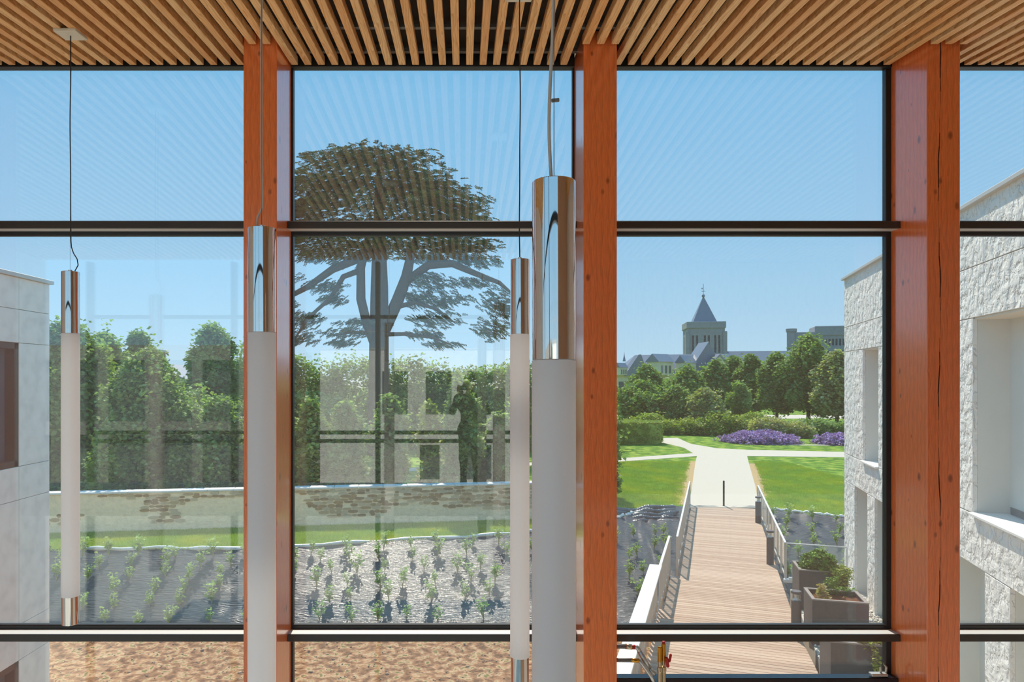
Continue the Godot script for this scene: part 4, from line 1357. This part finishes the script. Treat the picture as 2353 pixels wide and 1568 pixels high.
func build_left_trees() -> void:
	var near := cluster(12, 0.28, 0.15, 91)
	var mid := cluster(12, 0.34, 0.19, 92)
	var g := "trees and shrubs behind the stone wall"
	tree("lime_tree", "tall dark green tree next to the panelled building", Vector3(-19.3, 0, -34), 8.7, 2.8, 0.8, "leaf", 2600, g, mid)
	tree("lime_tree", "narrow dark tree just behind the tall tree near the panelled building", Vector3(-18.7, 0, -36.5), 8.3, 1.5, 1.0, "leaf", 1300, g, mid)
	tree("bushy_tree", "broad sunlit yellow green bushy tree above the stone wall", Vector3(-14.1, 0, -31), 7.05, 2.35, 0.2, "leaf", 3000, g, near, 0.9, 1.5, 9)
	tree("pointed_tree", "pointed dark treetop rising behind the yellow green bushy tree", Vector3(-18.6, 0, -40), 8.6, 1.3, 2.0, "leaf", 900, g, mid)
	tree("open_tree", "loose airy tree with sky showing through, beside a timber post", Vector3(-15.1, 0, -42), 9.1, 1.75, 3.6, "leaf", 1000, g, mid)
	tree("climbing_shrub", "sunlit shrub with bright leaves in front of the airy tree", Vector3(-10.5, 0, -30), 5.0, 1.3, 0.1, "leaf", 1300, g, near)
	tree("climbing_shrub", "bright leafed shrub between the bushy tree and the airy tree", Vector3(-12.1, 0, -30.4), 4.7, 1.1, 0.1, "leaf", 1000, g, near)
	tree("climbing_shrub", "shrub hidden mostly by the timber post in front of the cedar", Vector3(-8.6, 0, -31), 5.4, 1.3, 0.1, "leaf", 900, g, near)
	tree("climbing_shrub", "slim shrub growing above the wall beside the timber post and cedar", Vector3(-6.6, 0, -30), 4.9, 0.85, 0.1, "leaf", 700, g, near)
	tree("climbing_shrub", "pale feathery shrub to the side of the cedar trunk", Vector3(-5.1, 0, -30), 4.85, 0.95, 0.1, "leaf", 800, g, near)
	tree("climbing_shrub", "dark shrub standing in front of the cedar trunk", Vector3(-3.2, 0, -30.2), 5.1, 0.95, 0.1, "leaf", 900, g, near)
	tree("climbing_shrub", "small yellow green shrub above the wall, between two larger dark shrubs", Vector3(-1.5, 0, -30.5), 4.8, 0.5, 0.1, "box_leaf", 350, g, near)
	tree("climbing_shrub", "tall dense glossy shrub above the wall, next to the narrow pendant", Vector3(-0.1, 0, -30), 5.85, 1.0, 0.1, "leaf", 1300, g, near)
	tree("climbing_shrub", "low shrub above the wall behind the narrow pendant", Vector3(1.6, 0, -30.5), 4.3, 1.1, 0.1, "leaf", 900, g, near)
	tree("climbing_shrub", "leafy shrub at the lawn corner beside the clipped hedge", Vector3(6.2, 0, -33.5), 5.3, 1.5, 0.1, "leaf", 1900, g, near)
	var h := thing("tall_hedge", "dark continuous hedge behind the cedar and the wall shrubs", "hedge", Vector3(-6.0, 0, -57))
	foliage(h, [[Vector3(-10.5, 3.6, 0), Vector3(7.0, 4.4, 2.0), 1900], [Vector3(0, 3.3, 0), Vector3(7.5, 4.0, 2.0), 1900], [Vector3(10.0, 3.1, 0), Vector3(7.5, 3.7, 2.0), 1900]], "leaf", mid, 1.1, 1.8, 0.8)
	h = thing("tall_hedge", "dark undergrowth hedge behind the bushy tree over the wall", "hedge", Vector3(-17.0, 0, -37.5))
	foliage(h, [[Vector3(-6, 2.4, 0), Vector3(5.0, 3.0, 1.2), 1500], [Vector3(1.5, 2.3, 0), Vector3(5.0, 2.9, 1.2), 1500], [Vector3(7.5, 2.2, 0), Vector3(4.0, 2.6, 1.2), 1200]], "leaf", mid, 1.0, 1.6, 0.8)
	var hs := thing("distant_house", "distant house whose brown chimney shows above the trees", "house", Vector3(-26.0, 0, -63))
	bx(hs, "wall", Vector3(-3, 0, -4), Vector3(3, 5.2, 4), M.limestone)
	part(hs, "roof", prism(PackedVector2Array([Vector2(-3.4, 5.2), Vector2(3.4, 5.2), Vector2(0, 7.0)]), 8.4), M.slate)
	bx(hs, "chimney", Vector3(-0.35, 5.5, 3.0), Vector3(0.35, 8.1, 3.6), M.stone_3, 0.03)
	bx(hs, "chimney_cap", Vector3(-0.45, 8.0, 2.9), Vector3(0.45, 8.2, 3.7), M.coping_stone, 0.03)


func build_cedar() -> void:
	var o := thing("cedar_tree", "large old cedar with layered flat branches and forked trunk", "tree", Vector3(-6.35, 0, -52.0))
	var k := 1.444
	var st := st_new(false)
	add_tube(st, grown([Vector3(0, 1.6, 0), Vector3(0, 4, 0), Vector3(0.03, 8.0, 0), Vector3(0.05, 10.5, 0), Vector3(0.03, 13, 0), Vector3(0, 15.5, 0), Vector3(0, 17.2, 0)], k), [0.9, 0.78, 0.72, 0.65, 0.49, 0.26, 0.06], 14)
	part(o, "trunk", done(st), M.bark)
	var limbs := [
		[[Vector3(-0.1, 7.3, 0.1), Vector3(-0.56, 8.55, 0.3), Vector3(-0.85, 9.8, 0.4), Vector3(-0.85, 11.4, 0.4), Vector3(-0.5, 12.8, 0.3)], [0.26, 0.24, 0.24, 0.22, 0.16]],
		[[Vector3(0.3, 8.2, 0.1), Vector3(1.0, 9.7, 0.3), Vector3(1.46, 10.9, 0.4), Vector3(1.7, 12.05, 0.4), Vector3(2.1, 13.4, 0.3)], [0.32, 0.32, 0.28, 0.22, 0.12]],
		[[Vector3(1.45, 10.7, 0.4), Vector3(2.6, 11.5, 0.6), Vector3(3.83, 11.55, 0.8), Vector3(4.95, 11.05, 0.9), Vector3(6.2, 10.55, 1.0), Vector3(7.2, 9.7, 1.0)], [0.22, 0.22, 0.19, 0.15, 0.11, 0.04]],
		[[Vector3(-0.3, 12.2, 0.2), Vector3(-2.25, 11.3, 0.6), Vector3(-3.5, 10.36, 0.8), Vector3(-4.6, 9.75, 0.9), Vector3(-5.8, 9.0, 0.9)], [0.24, 0.2, 0.15, 0.11, 0.04]],
		[[Vector3(-0.8, 11.3, 0.4), Vector3(-1.7, 10.9, 0.7), Vector3(-2.3, 9.8, 0.9), Vector3(-3.4, 8.8, 1.0), Vector3(-4.3, 7.4, 1.0)], [0.16, 0.14, 0.11, 0.08, 0.03]],
		[[Vector3(0.9, 9.4, 0.2), Vector3(2.0, 9.6, 0.7), Vector3(3.1, 9.2, 1.0), Vector3(4.0, 8.5, 1.1)], [0.14, 0.11, 0.08, 0.03]],
		[[Vector3(0.2, 8.0, 0.2), Vector3(1.4, 8.0, 0.6), Vector3(2.9, 7.8, 0.8), Vector3(3.9, 7.4, 0.8)], [0.12, 0.1, 0.07, 0.02]],
		[[Vector3(-0.2, 8.0, 0.2), Vector3(-1.2, 8.1, 0.6), Vector3(-2.2, 7.9, 0.8)], [0.12, 0.08, 0.02]],
	]
	for l in limbs:
		var s2 := st_new(false)
		var rr := []
		for v in l[1]:
			rr.append(v * k)
		add_tube(s2, grown(l[0], k), rr, 9)
		part(o, "limb", done(s2), M.bark)
	# layered plates of needles: x, y, half width, half height, half depth (metres from the trunk foot)
	var plates := [
		[-0.4, 17.35, 1.9, 0.28], [-1.6, 17.0, 2.0, 0.4], [1.0, 17.05, 1.9, 0.4], [-0.4, 16.4, 3.5, 0.55], [-2.6, 15.8, 2.0, 0.6], [2.0, 15.8, 2.1, 0.65], [-0.4, 15.4, 4.2, 0.75],
		[-3.5, 14.8, 1.8, 0.75], [2.9, 14.9, 2.5, 0.6], [4.3, 14.4, 1.35, 0.3], [-0.2, 14.1, 4.9, 0.8], [-4.1, 13.6, 1.9, 0.7], [3.4, 13.7, 2.3, 0.6], [-2.4, 12.7, 2.9, 0.7], [1.4, 12.6, 3.5, 0.65],
		[4.4, 12.6, 1.7, 0.45], [-5.0, 14.4, 1.2, 0.7], [-5.2, 13.0, 1.2, 0.6], [-3.5, 12.1, 1.2, 0.4], [-1.6, 11.9, 1.4, 0.35], [3.9, 12.0, 1.4, 0.4], [5.2, 11.8, 1.1, 0.35], [2.2, 12.0, 1.0, 0.3],
		[2.6, 10.7, 1.1, 0.6], [3.2, 9.8, 1.4, 0.6], [3.0, 8.8, 1.4, 0.5], [1.9, 9.8, 0.6, 0.6], [2.3, 8.0, 1.0, 0.3], [6.0, 9.7, 0.75, 0.9], [5.8, 8.3, 0.85, 0.75], [4.9, 10.7, 0.9, 0.3], [6.9, 9.2, 0.6, 0.7],
		[-2.7, 10.5, 1.0, 0.4], [-2.3, 9.8, 0.8, 0.35], [-3.8, 8.8, 0.9, 0.6], [-4.1, 7.8, 0.9, 0.5], [-5.2, 9.6, 0.9, 0.6], [-5.0, 11.0, 1.0, 0.4], [-1.6, 8.1, 1.2, 0.35], [-1.0, 8.6, 1.3, 0.2], [-1.8, 7.6, 0.7, 0.25], [3.3, 7.5, 0.9, 0.25],
	]
	var r := RandomNumberGenerator.new()
	r.seed = 99
	var places := []
	var tints := []
	for p in plates:
		var low: bool = p[1] < 12.3
		var n := int((55 + p[2] * p[3] * 300) * (0.55 if low else 0.95))
		var deep: float = maxf(1.0, p[2] * 0.85)
		for i in n:
			var d := Vector3(r.randfn(), r.randfn() * 0.8, r.randfn())
			d = d.normalized() * pow(r.randf(), 0.42)
			var edge := r.randf() < 0.12
			if edge:
				d = Vector3(d.x, 0.0, d.z).normalized() * r.randf_range(0.95, 1.22) + Vector3(0, r.randf_range(-0.4, 0.5), 0)
			var at := Vector3(p[0] + d.x * p[2], p[1] + d.y * p[3], d.z * deep)
			var out := Vector3(at.x, 0, at.z)
			var yaw := atan2(-out.z, out.x) + r.randf_range(-0.9, 0.9) * (0.5 if edge else 1.0)
			var pitch := r.randf_range(-0.75, 0.05) if low else r.randf_range(-0.4, 0.3)
			var s := r.randf_range(0.6, 1.05) * (1.2 if edge else 1.0)
			places.append(Transform3D((Basis(Vector3.UP, yaw) * Basis(Vector3.BACK, pitch) * Basis(Vector3.RIGHT, r.randf_range(-0.6, 0.6))).scaled(Vector3(s, s, s)), grown([at], k)[0]))
			var v := r.randf_range(0.6, 1.15)
			tints.append(Color(v, v * r.randf_range(0.95, 1.1), v * r.randf_range(0.85, 1.05)))
	scatter(o, "needle_sprays", spray_mesh(), M.needle, places, tints)


func grown(pts: Array, k: float) -> Array:
	# the cedar is drawn at 17 m and stands taller: sizes times k, its foot below the lawn cut away
	var out := []
	for p in pts:
		out.append(Vector3(p.x * k, maxf(-0.2, EYE + (p.y - EYE) * k), p.z * k))
	return out


func spray_mesh() -> ArrayMesh:
	# a drooping cedar twig: side shoots to both hands, each a narrow folded blade
	var r := RandomNumberGenerator.new()
	r.seed = 17
	var st := st_new()
	for i in 11:
		var f := (i + 0.5) / 11.0
		var base := Vector3(0.62 * f - 0.25, -0.10 * f * f + 0.02, 0)
		for s in [-1, 1]:
			var l := 0.30 * (1.0 - f * 0.55) * r.randf_range(0.7, 1.2)
			var dir := Vector3(0.65, r.randf_range(-0.35, 0.3), s * r.randf_range(0.5, 0.95)).normalized()
			var side := dir.cross(Vector3.UP).normalized() * 0.028
			var tip := base + dir * l
			var m := base + dir * l * 0.5 + Vector3.UP * 0.02
			tri(st, base, m + side, tip, m - Vector3.UP)
			tri(st, base, m - side, tip, m - Vector3.UP)
			tri(st, base, m + Vector3.UP * 0.03, tip, m - side)
	return done(st)


func build_park() -> void:
	var m := cluster(11, 0.5, 0.3, 101)
	var fine := cluster(11, 0.36, 0.2, 102)
	var g := "trees of the park in front of the church"
	tree("avenue_tree", "tallest round topped avenue tree in front of the church towers", Vector3(42.1, 0, -85), 11.0, 3.4, 1.6, "leaf", 2400, g, m, 0.8, 1.35, 9)
	tree("avenue_tree", "avenue tree partly hidden by the stone clad building", Vector3(42.9, 0, -80), 8.9, 2.8, 1.5, "leaf_olive", 1700, g, m, 0.8, 1.35)
	tree("avenue_tree", "avenue tree standing next to the tallest round topped tree", Vector3(39.6, 0, -88), 9.0, 2.5, 1.4, "leaf", 1600, g, m, 0.8, 1.35)
	tree("avenue_tree", "second slender avenue tree below the nave roof", Vector3(38.4, 0, -93), 9.0, 2.1, 1.4, "leaf", 1300, g, m, 0.8, 1.35)
	tree("avenue_tree", "first slender avenue tree below the nave roof", Vector3(37.6, 0, -97), 8.9, 2.3, 1.4, "leaf", 1400, g, m, 0.8, 1.35)
	tree("cone_tree", "small conical tree in front of the slender avenue trees", Vector3(30.2, 0, -76), 5.4, 1.3, 0.6, "leaf", 700, g, fine)
	tree("garden_tree", "rounded tree below the pedimented gable", Vector3(34.4, 0, -95), 8.2, 2.6, 0.8, "leaf", 1500, g, m, 0.8, 1.35)
	tree("garden_tree", "broad tree in front of the dormered building", Vector3(29.0, 0, -90), 7.2, 2.9, 0.5, "leaf", 1800, g, m, 0.8, 1.35)
	tree("garden_tree", "low wide tree below the end dormer of the cream building", Vector3(19.9, 0, -78), 5.4, 2.8, 0.3, "leaf", 1700, g, m, 0.8, 1.3)
	tree("garden_tree", "mid green tree between the low wide tree and the reddish bush", Vector3(23.3, 0, -76), 5.0, 2.0, 0.3, "leaf", 1300, g, fine, 0.9, 1.5)
	tree("reddish_bush", "reddish green bush behind the flower hedge", Vector3(25.4, 0, -73), 4.75, 2.1, 0.0, "leaf_olive", 1400, g, fine, 0.9, 1.5)
	tree("garden_tree", "dark tree tucked behind the broad trees of the park", Vector3(26.4, 0, -100), 7.6, 3.2, 0.3, "leaf", 1500, g, m, 0.9, 1.4)
	tree("garden_tree", "dark rear tree at the park edge close to the cream building", Vector3(20.5, 0, -105), 6.0, 3.6, 0.3, "leaf", 1500, g, m, 0.9, 1.4)
	tree("garden_tree", "leafy tree filling the park between avenue and cream building", Vector3(33.0, 0, -104), 7.0, 3.4, 0.3, "leaf", 1500, g, m, 0.9, 1.4)
	# clipped hedge with a rounded end
	var h := thing("clipped_hedge", "clipped box hedge with a flat top and rounded end", "hedge", Vector3(14.0, 0, -62.0))
	var poly := PackedVector2Array()
	poly.append(Vector2(-8, -1.2))
	for i in 9:
		var a := -PI / 2 + PI * i / 8
		poly.append(Vector2(2.2 + cos(a) * 1.4, sin(a) * 1.4))
	poly.append(Vector2(-8, 1.4))
	part(h, "hedge_core", plan(poly, 1.74, 1.72), M.box_leaf)
	var places := []
	var tints := []
	var r := RandomNumberGenerator.new()
	r.seed = 5
	while places.size() < 3600:
		var p := Vector2(r.randf_range(-8, 3.7), r.randf_range(-1.5, 1.5))
		if not Geometry2D.is_point_in_polygon(p, poly):
			continue
		var top := r.randf() < 0.4
		var q := Vector3(p.x, 1.8 + r.randf_range(-0.05, 0.06), p.y)
		if not top:
			var e := p
			for k in 40:
				var e2 := e + (e - Vector2(clampf(e.x, -8, 2.2), 0)).normalized() * 0.06
				if not Geometry2D.is_point_in_polygon(e2, poly):
					break
				e = e2
			q = Vector3(e.x, r.randf_range(0.05, 1.8), e.y)
		var s := r.randf_range(0.7, 1.1)
		places.append(Transform3D(Basis(Vector3.UP, r.randf() * TAU).scaled(Vector3(s, s, s)), q))
		var v := r.randf_range(0.65, 1.15)
		tints.append(Color(v, v, v * 0.95))
	scatter(h, "foliage", cluster(12, 0.2, 0.15, 110), M.box_leaf, places, tints)
	# loose flower hedges
	h = thing("flower_hedge", "loose yellow green hedge next to the clipped box hedge", "hedge", Vector3(21.5, 0, -71.5))
	foliage(h, [[Vector3(-2.4, 0.75, 0), Vector3(2.6, 1.2, 1.3), 600], [Vector3(1.6, 0.55, 0.2), Vector3(2.6, 0.9, 1.3), 500]], "box_leaf", fine, 0.8, 1.3)
	h = thing("flower_hedge", "loose hedge behind the large lavender bed", "hedge", Vector3(28.4, 0, -70.5))
	foliage(h, [[Vector3(-2.6, 0.85, 0), Vector3(2.7, 1.25, 1.4), 650], [Vector3(1.0, 0.85, 0), Vector3(2.6, 1.2, 1.4), 650]], "box_leaf", fine, 0.8, 1.3)
	h = thing("rose_hedge", "rose hedge with pale blooms behind the lavender", "hedge", Vector3(30.4, 0, -67.0))
	foliage(h, [[Vector3(-1.2, 0.8, 0), Vector3(1.7, 1.1, 1.0), 380], [Vector3(1.6, 0.6, -0.5), Vector3(1.8, 0.9, 1.0), 380]], "leaf_olive", fine, 0.8, 1.2, 0.85, Color(1.5, 1.15, 0.95))
	h = thing("rose_hedge", "dark low hedge beyond the gap between the lavender beds", "hedge", Vector3(37.0, 0, -71.0))
	foliage(h, [[Vector3(-1.6, 0.6, 0), Vector3(2.4, 0.9, 1.0), 500], [Vector3(2.2, 0.5, 0), Vector3(2.2, 0.8, 1.0), 400]], "leaf", fine, 0.8, 1.2)
	# lavender
	var lv := cluster(14, 0.16, 0.14, 111)
	h = thing("lavender_bed", "large oval bed of purple lavender in the lawn", "flower bed", Vector3(26.6, 0, -62.6))
	foliage(h, [[Vector3(0, 0.15, 0), Vector3(3.0, 0.75, 2.6), 1500], [Vector3(0.5, 0.1, 0.8), Vector3(2.6, 0.6, 1.8), 700]], "lavender", lv, 0.9, 1.3, 0.9, Color(1.15, 0.95, 1.1))
	h = thing("lavender_bed", "smaller bed of purple lavender beside the stone clad building", "flower bed", Vector3(33.4, 0, -61.0))
	foliage(h, [[Vector3(0, 0.15, 0), Vector3(2.4, 0.7, 2.2), 1000]], "lavender", lv, 0.9, 1.3, 0.9, Color(1.15, 0.95, 1.1))
	var b := thing("low_park_wall", "low dark stone wall with pale top at the edge of the avenue", "wall", Vector3(41.5, 0, -73.5))
	bx(b, "wall_body", Vector3(-4.5, 0, -0.2), Vector3(8, 0.55, 0.2), M.old_stone)
	bx(b, "wall_top", Vector3(-4.6, 0.55, -0.28), Vector3(8, 0.64, 0.28), M.coping_stone)


func build_slope_plants() -> void:
	var kinds := []
	for v in 4:
		var r := RandomNumberGenerator.new()
		r.seed = 300 + v
		var st := st_new()
		var stems := st_new(false)
		for k in 4:
			var lean := Vector3(r.randf_range(-0.1, 0.1), r.randf_range(0.22, 0.42), r.randf_range(-0.1, 0.1))
			add_tube(stems, [Vector3.ZERO, lean * 0.6 + Vector3(0.01, 0, 0), lean], [0.006, 0.005, 0.003], 5)
			for i in 15:
				var f := r.randf_range(0.3, 1.05)
				var c := lean * f + Vector3(r.randf_range(-0.05, 0.05), 0, r.randf_range(-0.05, 0.05))
				var b := Basis.from_euler(Vector3(r.randf_range(-0.7, 0.7), r.randf() * TAU, r.randf_range(-0.3, 0.7)))
				var l := r.randf_range(0.05, 0.095)
				var w := l * 0.36
				var p0 := c
				var p2 := c + b * Vector3(l, 0, 0)
				var s1 := c + b * Vector3(l * 0.5, 0.006, w)
				var s2 := c + b * Vector3(l * 0.5, 0.006, -w)
				tri(st, p0, s1, p2, c - b * Vector3.UP)
				tri(st, p0, s2, p2, c - b * Vector3.UP)
		kinds.append([done(st), done(stems)])
	var spots := []
	for row in 6:
		var s := 0.06 + row * 0.165
		var x := -14.0 + 0.37 * (row % 2)
		while x < 15.5:
			spots.append([x + rng.randf_range(-0.2, 0.2), s + rng.randf_range(-0.035, 0.035)])
			x += rng.randf_range(0.85, 1.2) if x < 4.5 else rng.randf_range(0.6, 0.8)
	var first: Array = [null, null, null, null]
	var sides := ["young green plant poked through the film on the bank by the stone wall", "young green plant poked through the film beside the boardwalk"]
	for sp in spots:
		var t := 0.0
		# find where along the bank this x lies
		for i in TOP.size() - 1:
			var xa: float = lerpf(FOOT[i].x, TOP[i].x, sp[1])
			var xb: float = lerpf(FOOT[i + 1].x, TOP[i + 1].x, sp[1])
			if sp[0] >= xa and sp[0] <= xb:
				t = i + (sp[0] - xa) / (xb - xa)
		var p := slope_point(t, sp[1])
		var rel := p - DECK_AT
		if absf(rel.dot(DECK_V)) < 1.7:
			continue
		if (p.x > 4.1 and p.x < 5.4) or (p.x > 5.2 and p.x < 9.4 and p.z < -28.0):
			continue
		var v := rng.randi_range(0, 3)
		var label: String = sides[0] if p.x < 5.0 else sides[1]
		var grp := "young plants on the film bank" if p.x < 5.0 else "young plants on the bank beside the deck"
		var sc := rng.randf_range(1.1, 1.75)
		var o: Node3D
		if first[v] == null:
			o = thing("bank_plant", label, "plant", p)
			part(o, "leaves", kinds[v][0], M.plant_leaf)
			part(o, "stems", kinds[v][1], M.leaf_olive)
			first[v] = o
		else:
			o = copy(first[v], "bank_plant", p, 0.0, label)
		o.set_meta("group", grp)
		o.rotation.y = rng.randf() * TAU
		o.scale = Vector3(sc, sc, sc)


# ------------------------------------------------------------------ the photographer, who shows in the glass
func sdf_mesh(bones: Array, cell: float, blend: float) -> ArrayMesh:
	# bones: [a, b, radius a, radius b]; a smooth union of tapered capsules meshed as surface nets
	var lo := Vector3(1e9, 1e9, 1e9)
	var hi := -lo
	for b in bones:
		for k in 2:
			var q: Vector3 = b[k]
			var rr: float = maxf(b[2], b[3]) + cell * 4.0
			lo = lo.min(q - Vector3(rr, rr, rr))
			hi = hi.max(q + Vector3(rr, rr, rr))
	var n := Vector3i(((hi - lo) / cell).ceil()) + Vector3i(2, 2, 2)
	var field := PackedFloat32Array()
	field.resize(n.x * n.y * n.z)
	for b in bones:
		var pa: Vector3 = b[0]
		var pb: Vector3 = b[1]
		var reach: float = maxf(b[2], b[3]) + cell * 3.0
		var c0 := Vector3i(((pa.min(pb) - Vector3(reach, reach, reach) - lo) / cell).floor()).clamp(Vector3i.ZERO, n - Vector3i.ONE)
		var c1 := Vector3i(((pa.max(pb) + Vector3(reach, reach, reach) - lo) / cell).ceil()).clamp(Vector3i.ZERO, n - Vector3i.ONE)
		var ab := pb - pa
		var l2 := maxf(ab.length_squared(), 1e-9)
		for z in range(c0.z, c1.z + 1):
			for y in range(c0.y, c1.y + 1):
				for x in range(c0.x, c1.x + 1):
					var p := lo + Vector3(x, y, z) * cell
					var t := clampf((p - pa).dot(ab) / l2, 0.0, 1.0)
					var d := p.distance_to(pa + ab * t) - lerpf(b[2], b[3], t)
					field[(z * n.y + y) * n.x + x] += exp(-minf(d, 1.0) / blend)
	for i in field.size():
		field[i] = 1.0 - field[i]
	var verts := {}
	var st := st_new(false)
	for z in n.z - 1:
		for y in n.y - 1:
			for x in n.x - 1:
				var at := (z * n.y + y) * n.x + x
				var inside := 0
				var v := []
				for k in 8:
					var f := field[at + (k & 1) + ((k >> 1) & 1) * n.x + (k >> 2) * n.x * n.y]
					v.append(f)
					inside += 1 if f < 0.0 else 0
				if inside == 0 or inside == 8:
					continue
				var sum := Vector3.ZERO
				var cnt := 0
				for k in 8:
					for axis in 3:
						var m := 1 << axis
						if k & m or (v[k] < 0.0) == (v[k | m] < 0.0):
							continue
						var p := Vector3(k & 1, (k >> 1) & 1, k >> 2)
						p[axis] = clampf(v[k] / (v[k] - v[k | m]), 0.02, 0.98)
						sum += p
						cnt += 1
				verts[at] = lo + (Vector3(x, y, z) + sum / cnt) * cell
	var step := [1, n.x, n.x * n.y]
	for at in verts:
		for axis in 3:
			var a1: int = step[(axis + 1) % 3]
			var a2: int = step[(axis + 2) % 3]
			var f0 := field[at]
			var f1 := field[at + step[axis]]
			if (f0 < 0.0) == (f1 < 0.0) or not (verts.has(at - a1) and verts.has(at - a2) and verts.has(at - a1 - a2)):
				continue
			var dir := Vector3.ZERO
			dir[axis] = 1.0 if f0 < 0.0 else -1.0
			quad(st, verts[at], verts[at - a1], verts[at - a1 - a2], verts[at - a2], verts[at] - dir * cell * 4.0)
	return done(st)


func build_photographer() -> void:
	var o := thing("person", "person in dark clothes standing and holding a camera to the face, seen in the glass", "person", Vector3(0.1, 4.03, 0.34))
	# standing, weight even, both hands raised to the camera in front of the face; looks along -z
	var body := [
		[Vector3(-0.1, 0.05, 0.02), Vector3(-0.1, 0.05, -0.13), 0.045, 0.035], [Vector3(0.1, 0.05, 0.02), Vector3(0.11, 0.05, -0.13), 0.045, 0.035],
		[Vector3(-0.1, 0.08, 0.02), Vector3(-0.1, 0.47, 0.0), 0.045, 0.062], [Vector3(0.1, 0.08, 0.02), Vector3(0.1, 0.47, 0.0), 0.045, 0.062],
		[Vector3(-0.1, 0.47, 0.0), Vector3(-0.09, 0.88, 0.0), 0.065, 0.095], [Vector3(0.1, 0.47, 0.0), Vector3(0.09, 0.88, 0.0), 0.065, 0.095],
		[Vector3(-0.06, 0.93, 0.0), Vector3(0.06, 0.93, 0.0), 0.125, 0.125], [Vector3(0, 0.95, 0.0), Vector3(0, 1.2, 0.01), 0.13, 0.145],
		[Vector3(-0.08, 1.3, 0.02), Vector3(0.08, 1.3, 0.02), 0.125, 0.125], [Vector3(-0.17, 1.4, 0.02), Vector3(0.17, 1.4, 0.02), 0.065, 0.065],
		[Vector3(0, 1.4, 0.02), Vector3(0, 1.53, -0.01), 0.062, 0.055],
		[Vector3(-0.19, 1.4, 0.02), Vector3(-0.27, 1.2, -0.14), 0.056, 0.046], [Vector3(-0.27, 1.2, -0.14), Vector3(-0.13, 1.5, -0.235), 0.044, 0.03],
		[Vector3(0.19, 1.4, 0.02), Vector3(0.27, 1.2, -0.14), 0.056, 0.046], [Vector3(0.27, 1.2, -0.14), Vector3(0.0, 1.52, -0.235), 0.044, 0.03],
	]
	part(o, "body", sdf_mesh(body, 0.018, 0.018), M.cloth_dark)
	var head := [
		[Vector3(0, 1.63, -0.005), Vector3(0, 1.66, 0.015), 0.082, 0.088], [Vector3(0, 1.57, -0.04), Vector3(0, 1.6, -0.03), 0.05, 0.06], [Vector3(0, 1.5, 0.0), Vector3(0, 1.58, 0.0), 0.052, 0.052],
		[Vector3(0, 1.62, -0.095), Vector3(0, 1.645, -0.085), 0.014, 0.009], [Vector3(-0.088, 1.6, 0.01), Vector3(-0.09, 1.64, 0.012), 0.012, 0.014], [Vector3(0.088, 1.6, 0.01), Vector3(0.09, 1.64, 0.012), 0.012, 0.014],
		[Vector3(-0.022, 1.575, -0.085), Vector3(0.022, 1.575, -0.085), 0.008, 0.008],
	]
	part(o, "head", sdf_mesh(head, 0.009, 0.008), M.skin)
	var hair := [[Vector3(0, 1.69, 0.02), Vector3(0, 1.66, 0.045), 0.084, 0.084], [Vector3(-0.04, 1.71, -0.02), Vector3(0.04, 1.71, -0.02), 0.055, 0.055], [Vector3(0, 1.62, 0.06), Vector3(0, 1.58, 0.055), 0.06, 0.045]]
	part(o, "hair", sdf_mesh(hair, 0.01, 0.012), M.hair)
	for s in [-1.0, 1.0]:
		# palm, four fingers curled round the camera, thumb under it
		var w := Vector3(-0.1 + s * 0.065, 1.5, -0.24)
		var bones := [[w, w + Vector3(s * 0.006, 0.05, -0.02), 0.026, 0.028], [w + Vector3(s * 0.018, 0.02, -0.02), w + Vector3(s * 0.012, 0.05, -0.03), 0.02, 0.02]]
		for k in 4:
			var y0 := 0.045 + k * 0.017
			var long: float = [0.026, 0.03, 0.031, 0.028][k]
			var p0 := w + Vector3(s * 0.016, y0, -0.035)
			var p1 := p0 + Vector3(s * 0.002, 0.004, -long)
			bones.append([p0, p1, 0.0095, 0.0085])
			bones.append([p1, p1 + Vector3(-s * long * 0.8, 0.002, -0.006), 0.0085, 0.0075])
		bones.append([w + Vector3(-s * 0.008, 0.03, 0.0), w + Vector3(-s * 0.026, 0.055, 0.004), 0.012, 0.0095])
		bones.append([w + Vector3(-s * 0.026, 0.055, 0.004), w + Vector3(-s * 0.034, 0.08, -0.004), 0.0095, 0.008])
		part(o, "hand", sdf_mesh(bones, 0.006, 0.004), M.skin)
	var c := thing("photo_camera", "small black camera held in front of the person's face", "camera", Vector3(0.0, 5.56, 0.07))
	part(c, "camera_body", box(Vector3(0.11, 0.07, 0.035), 0.008), M.black_steel, Vector3(0, 0.035, 0))
	part(c, "viewfinder_hump", box(Vector3(0.035, 0.02, 0.03), 0.006), M.black_steel, Vector3(0, 0.078, 0))
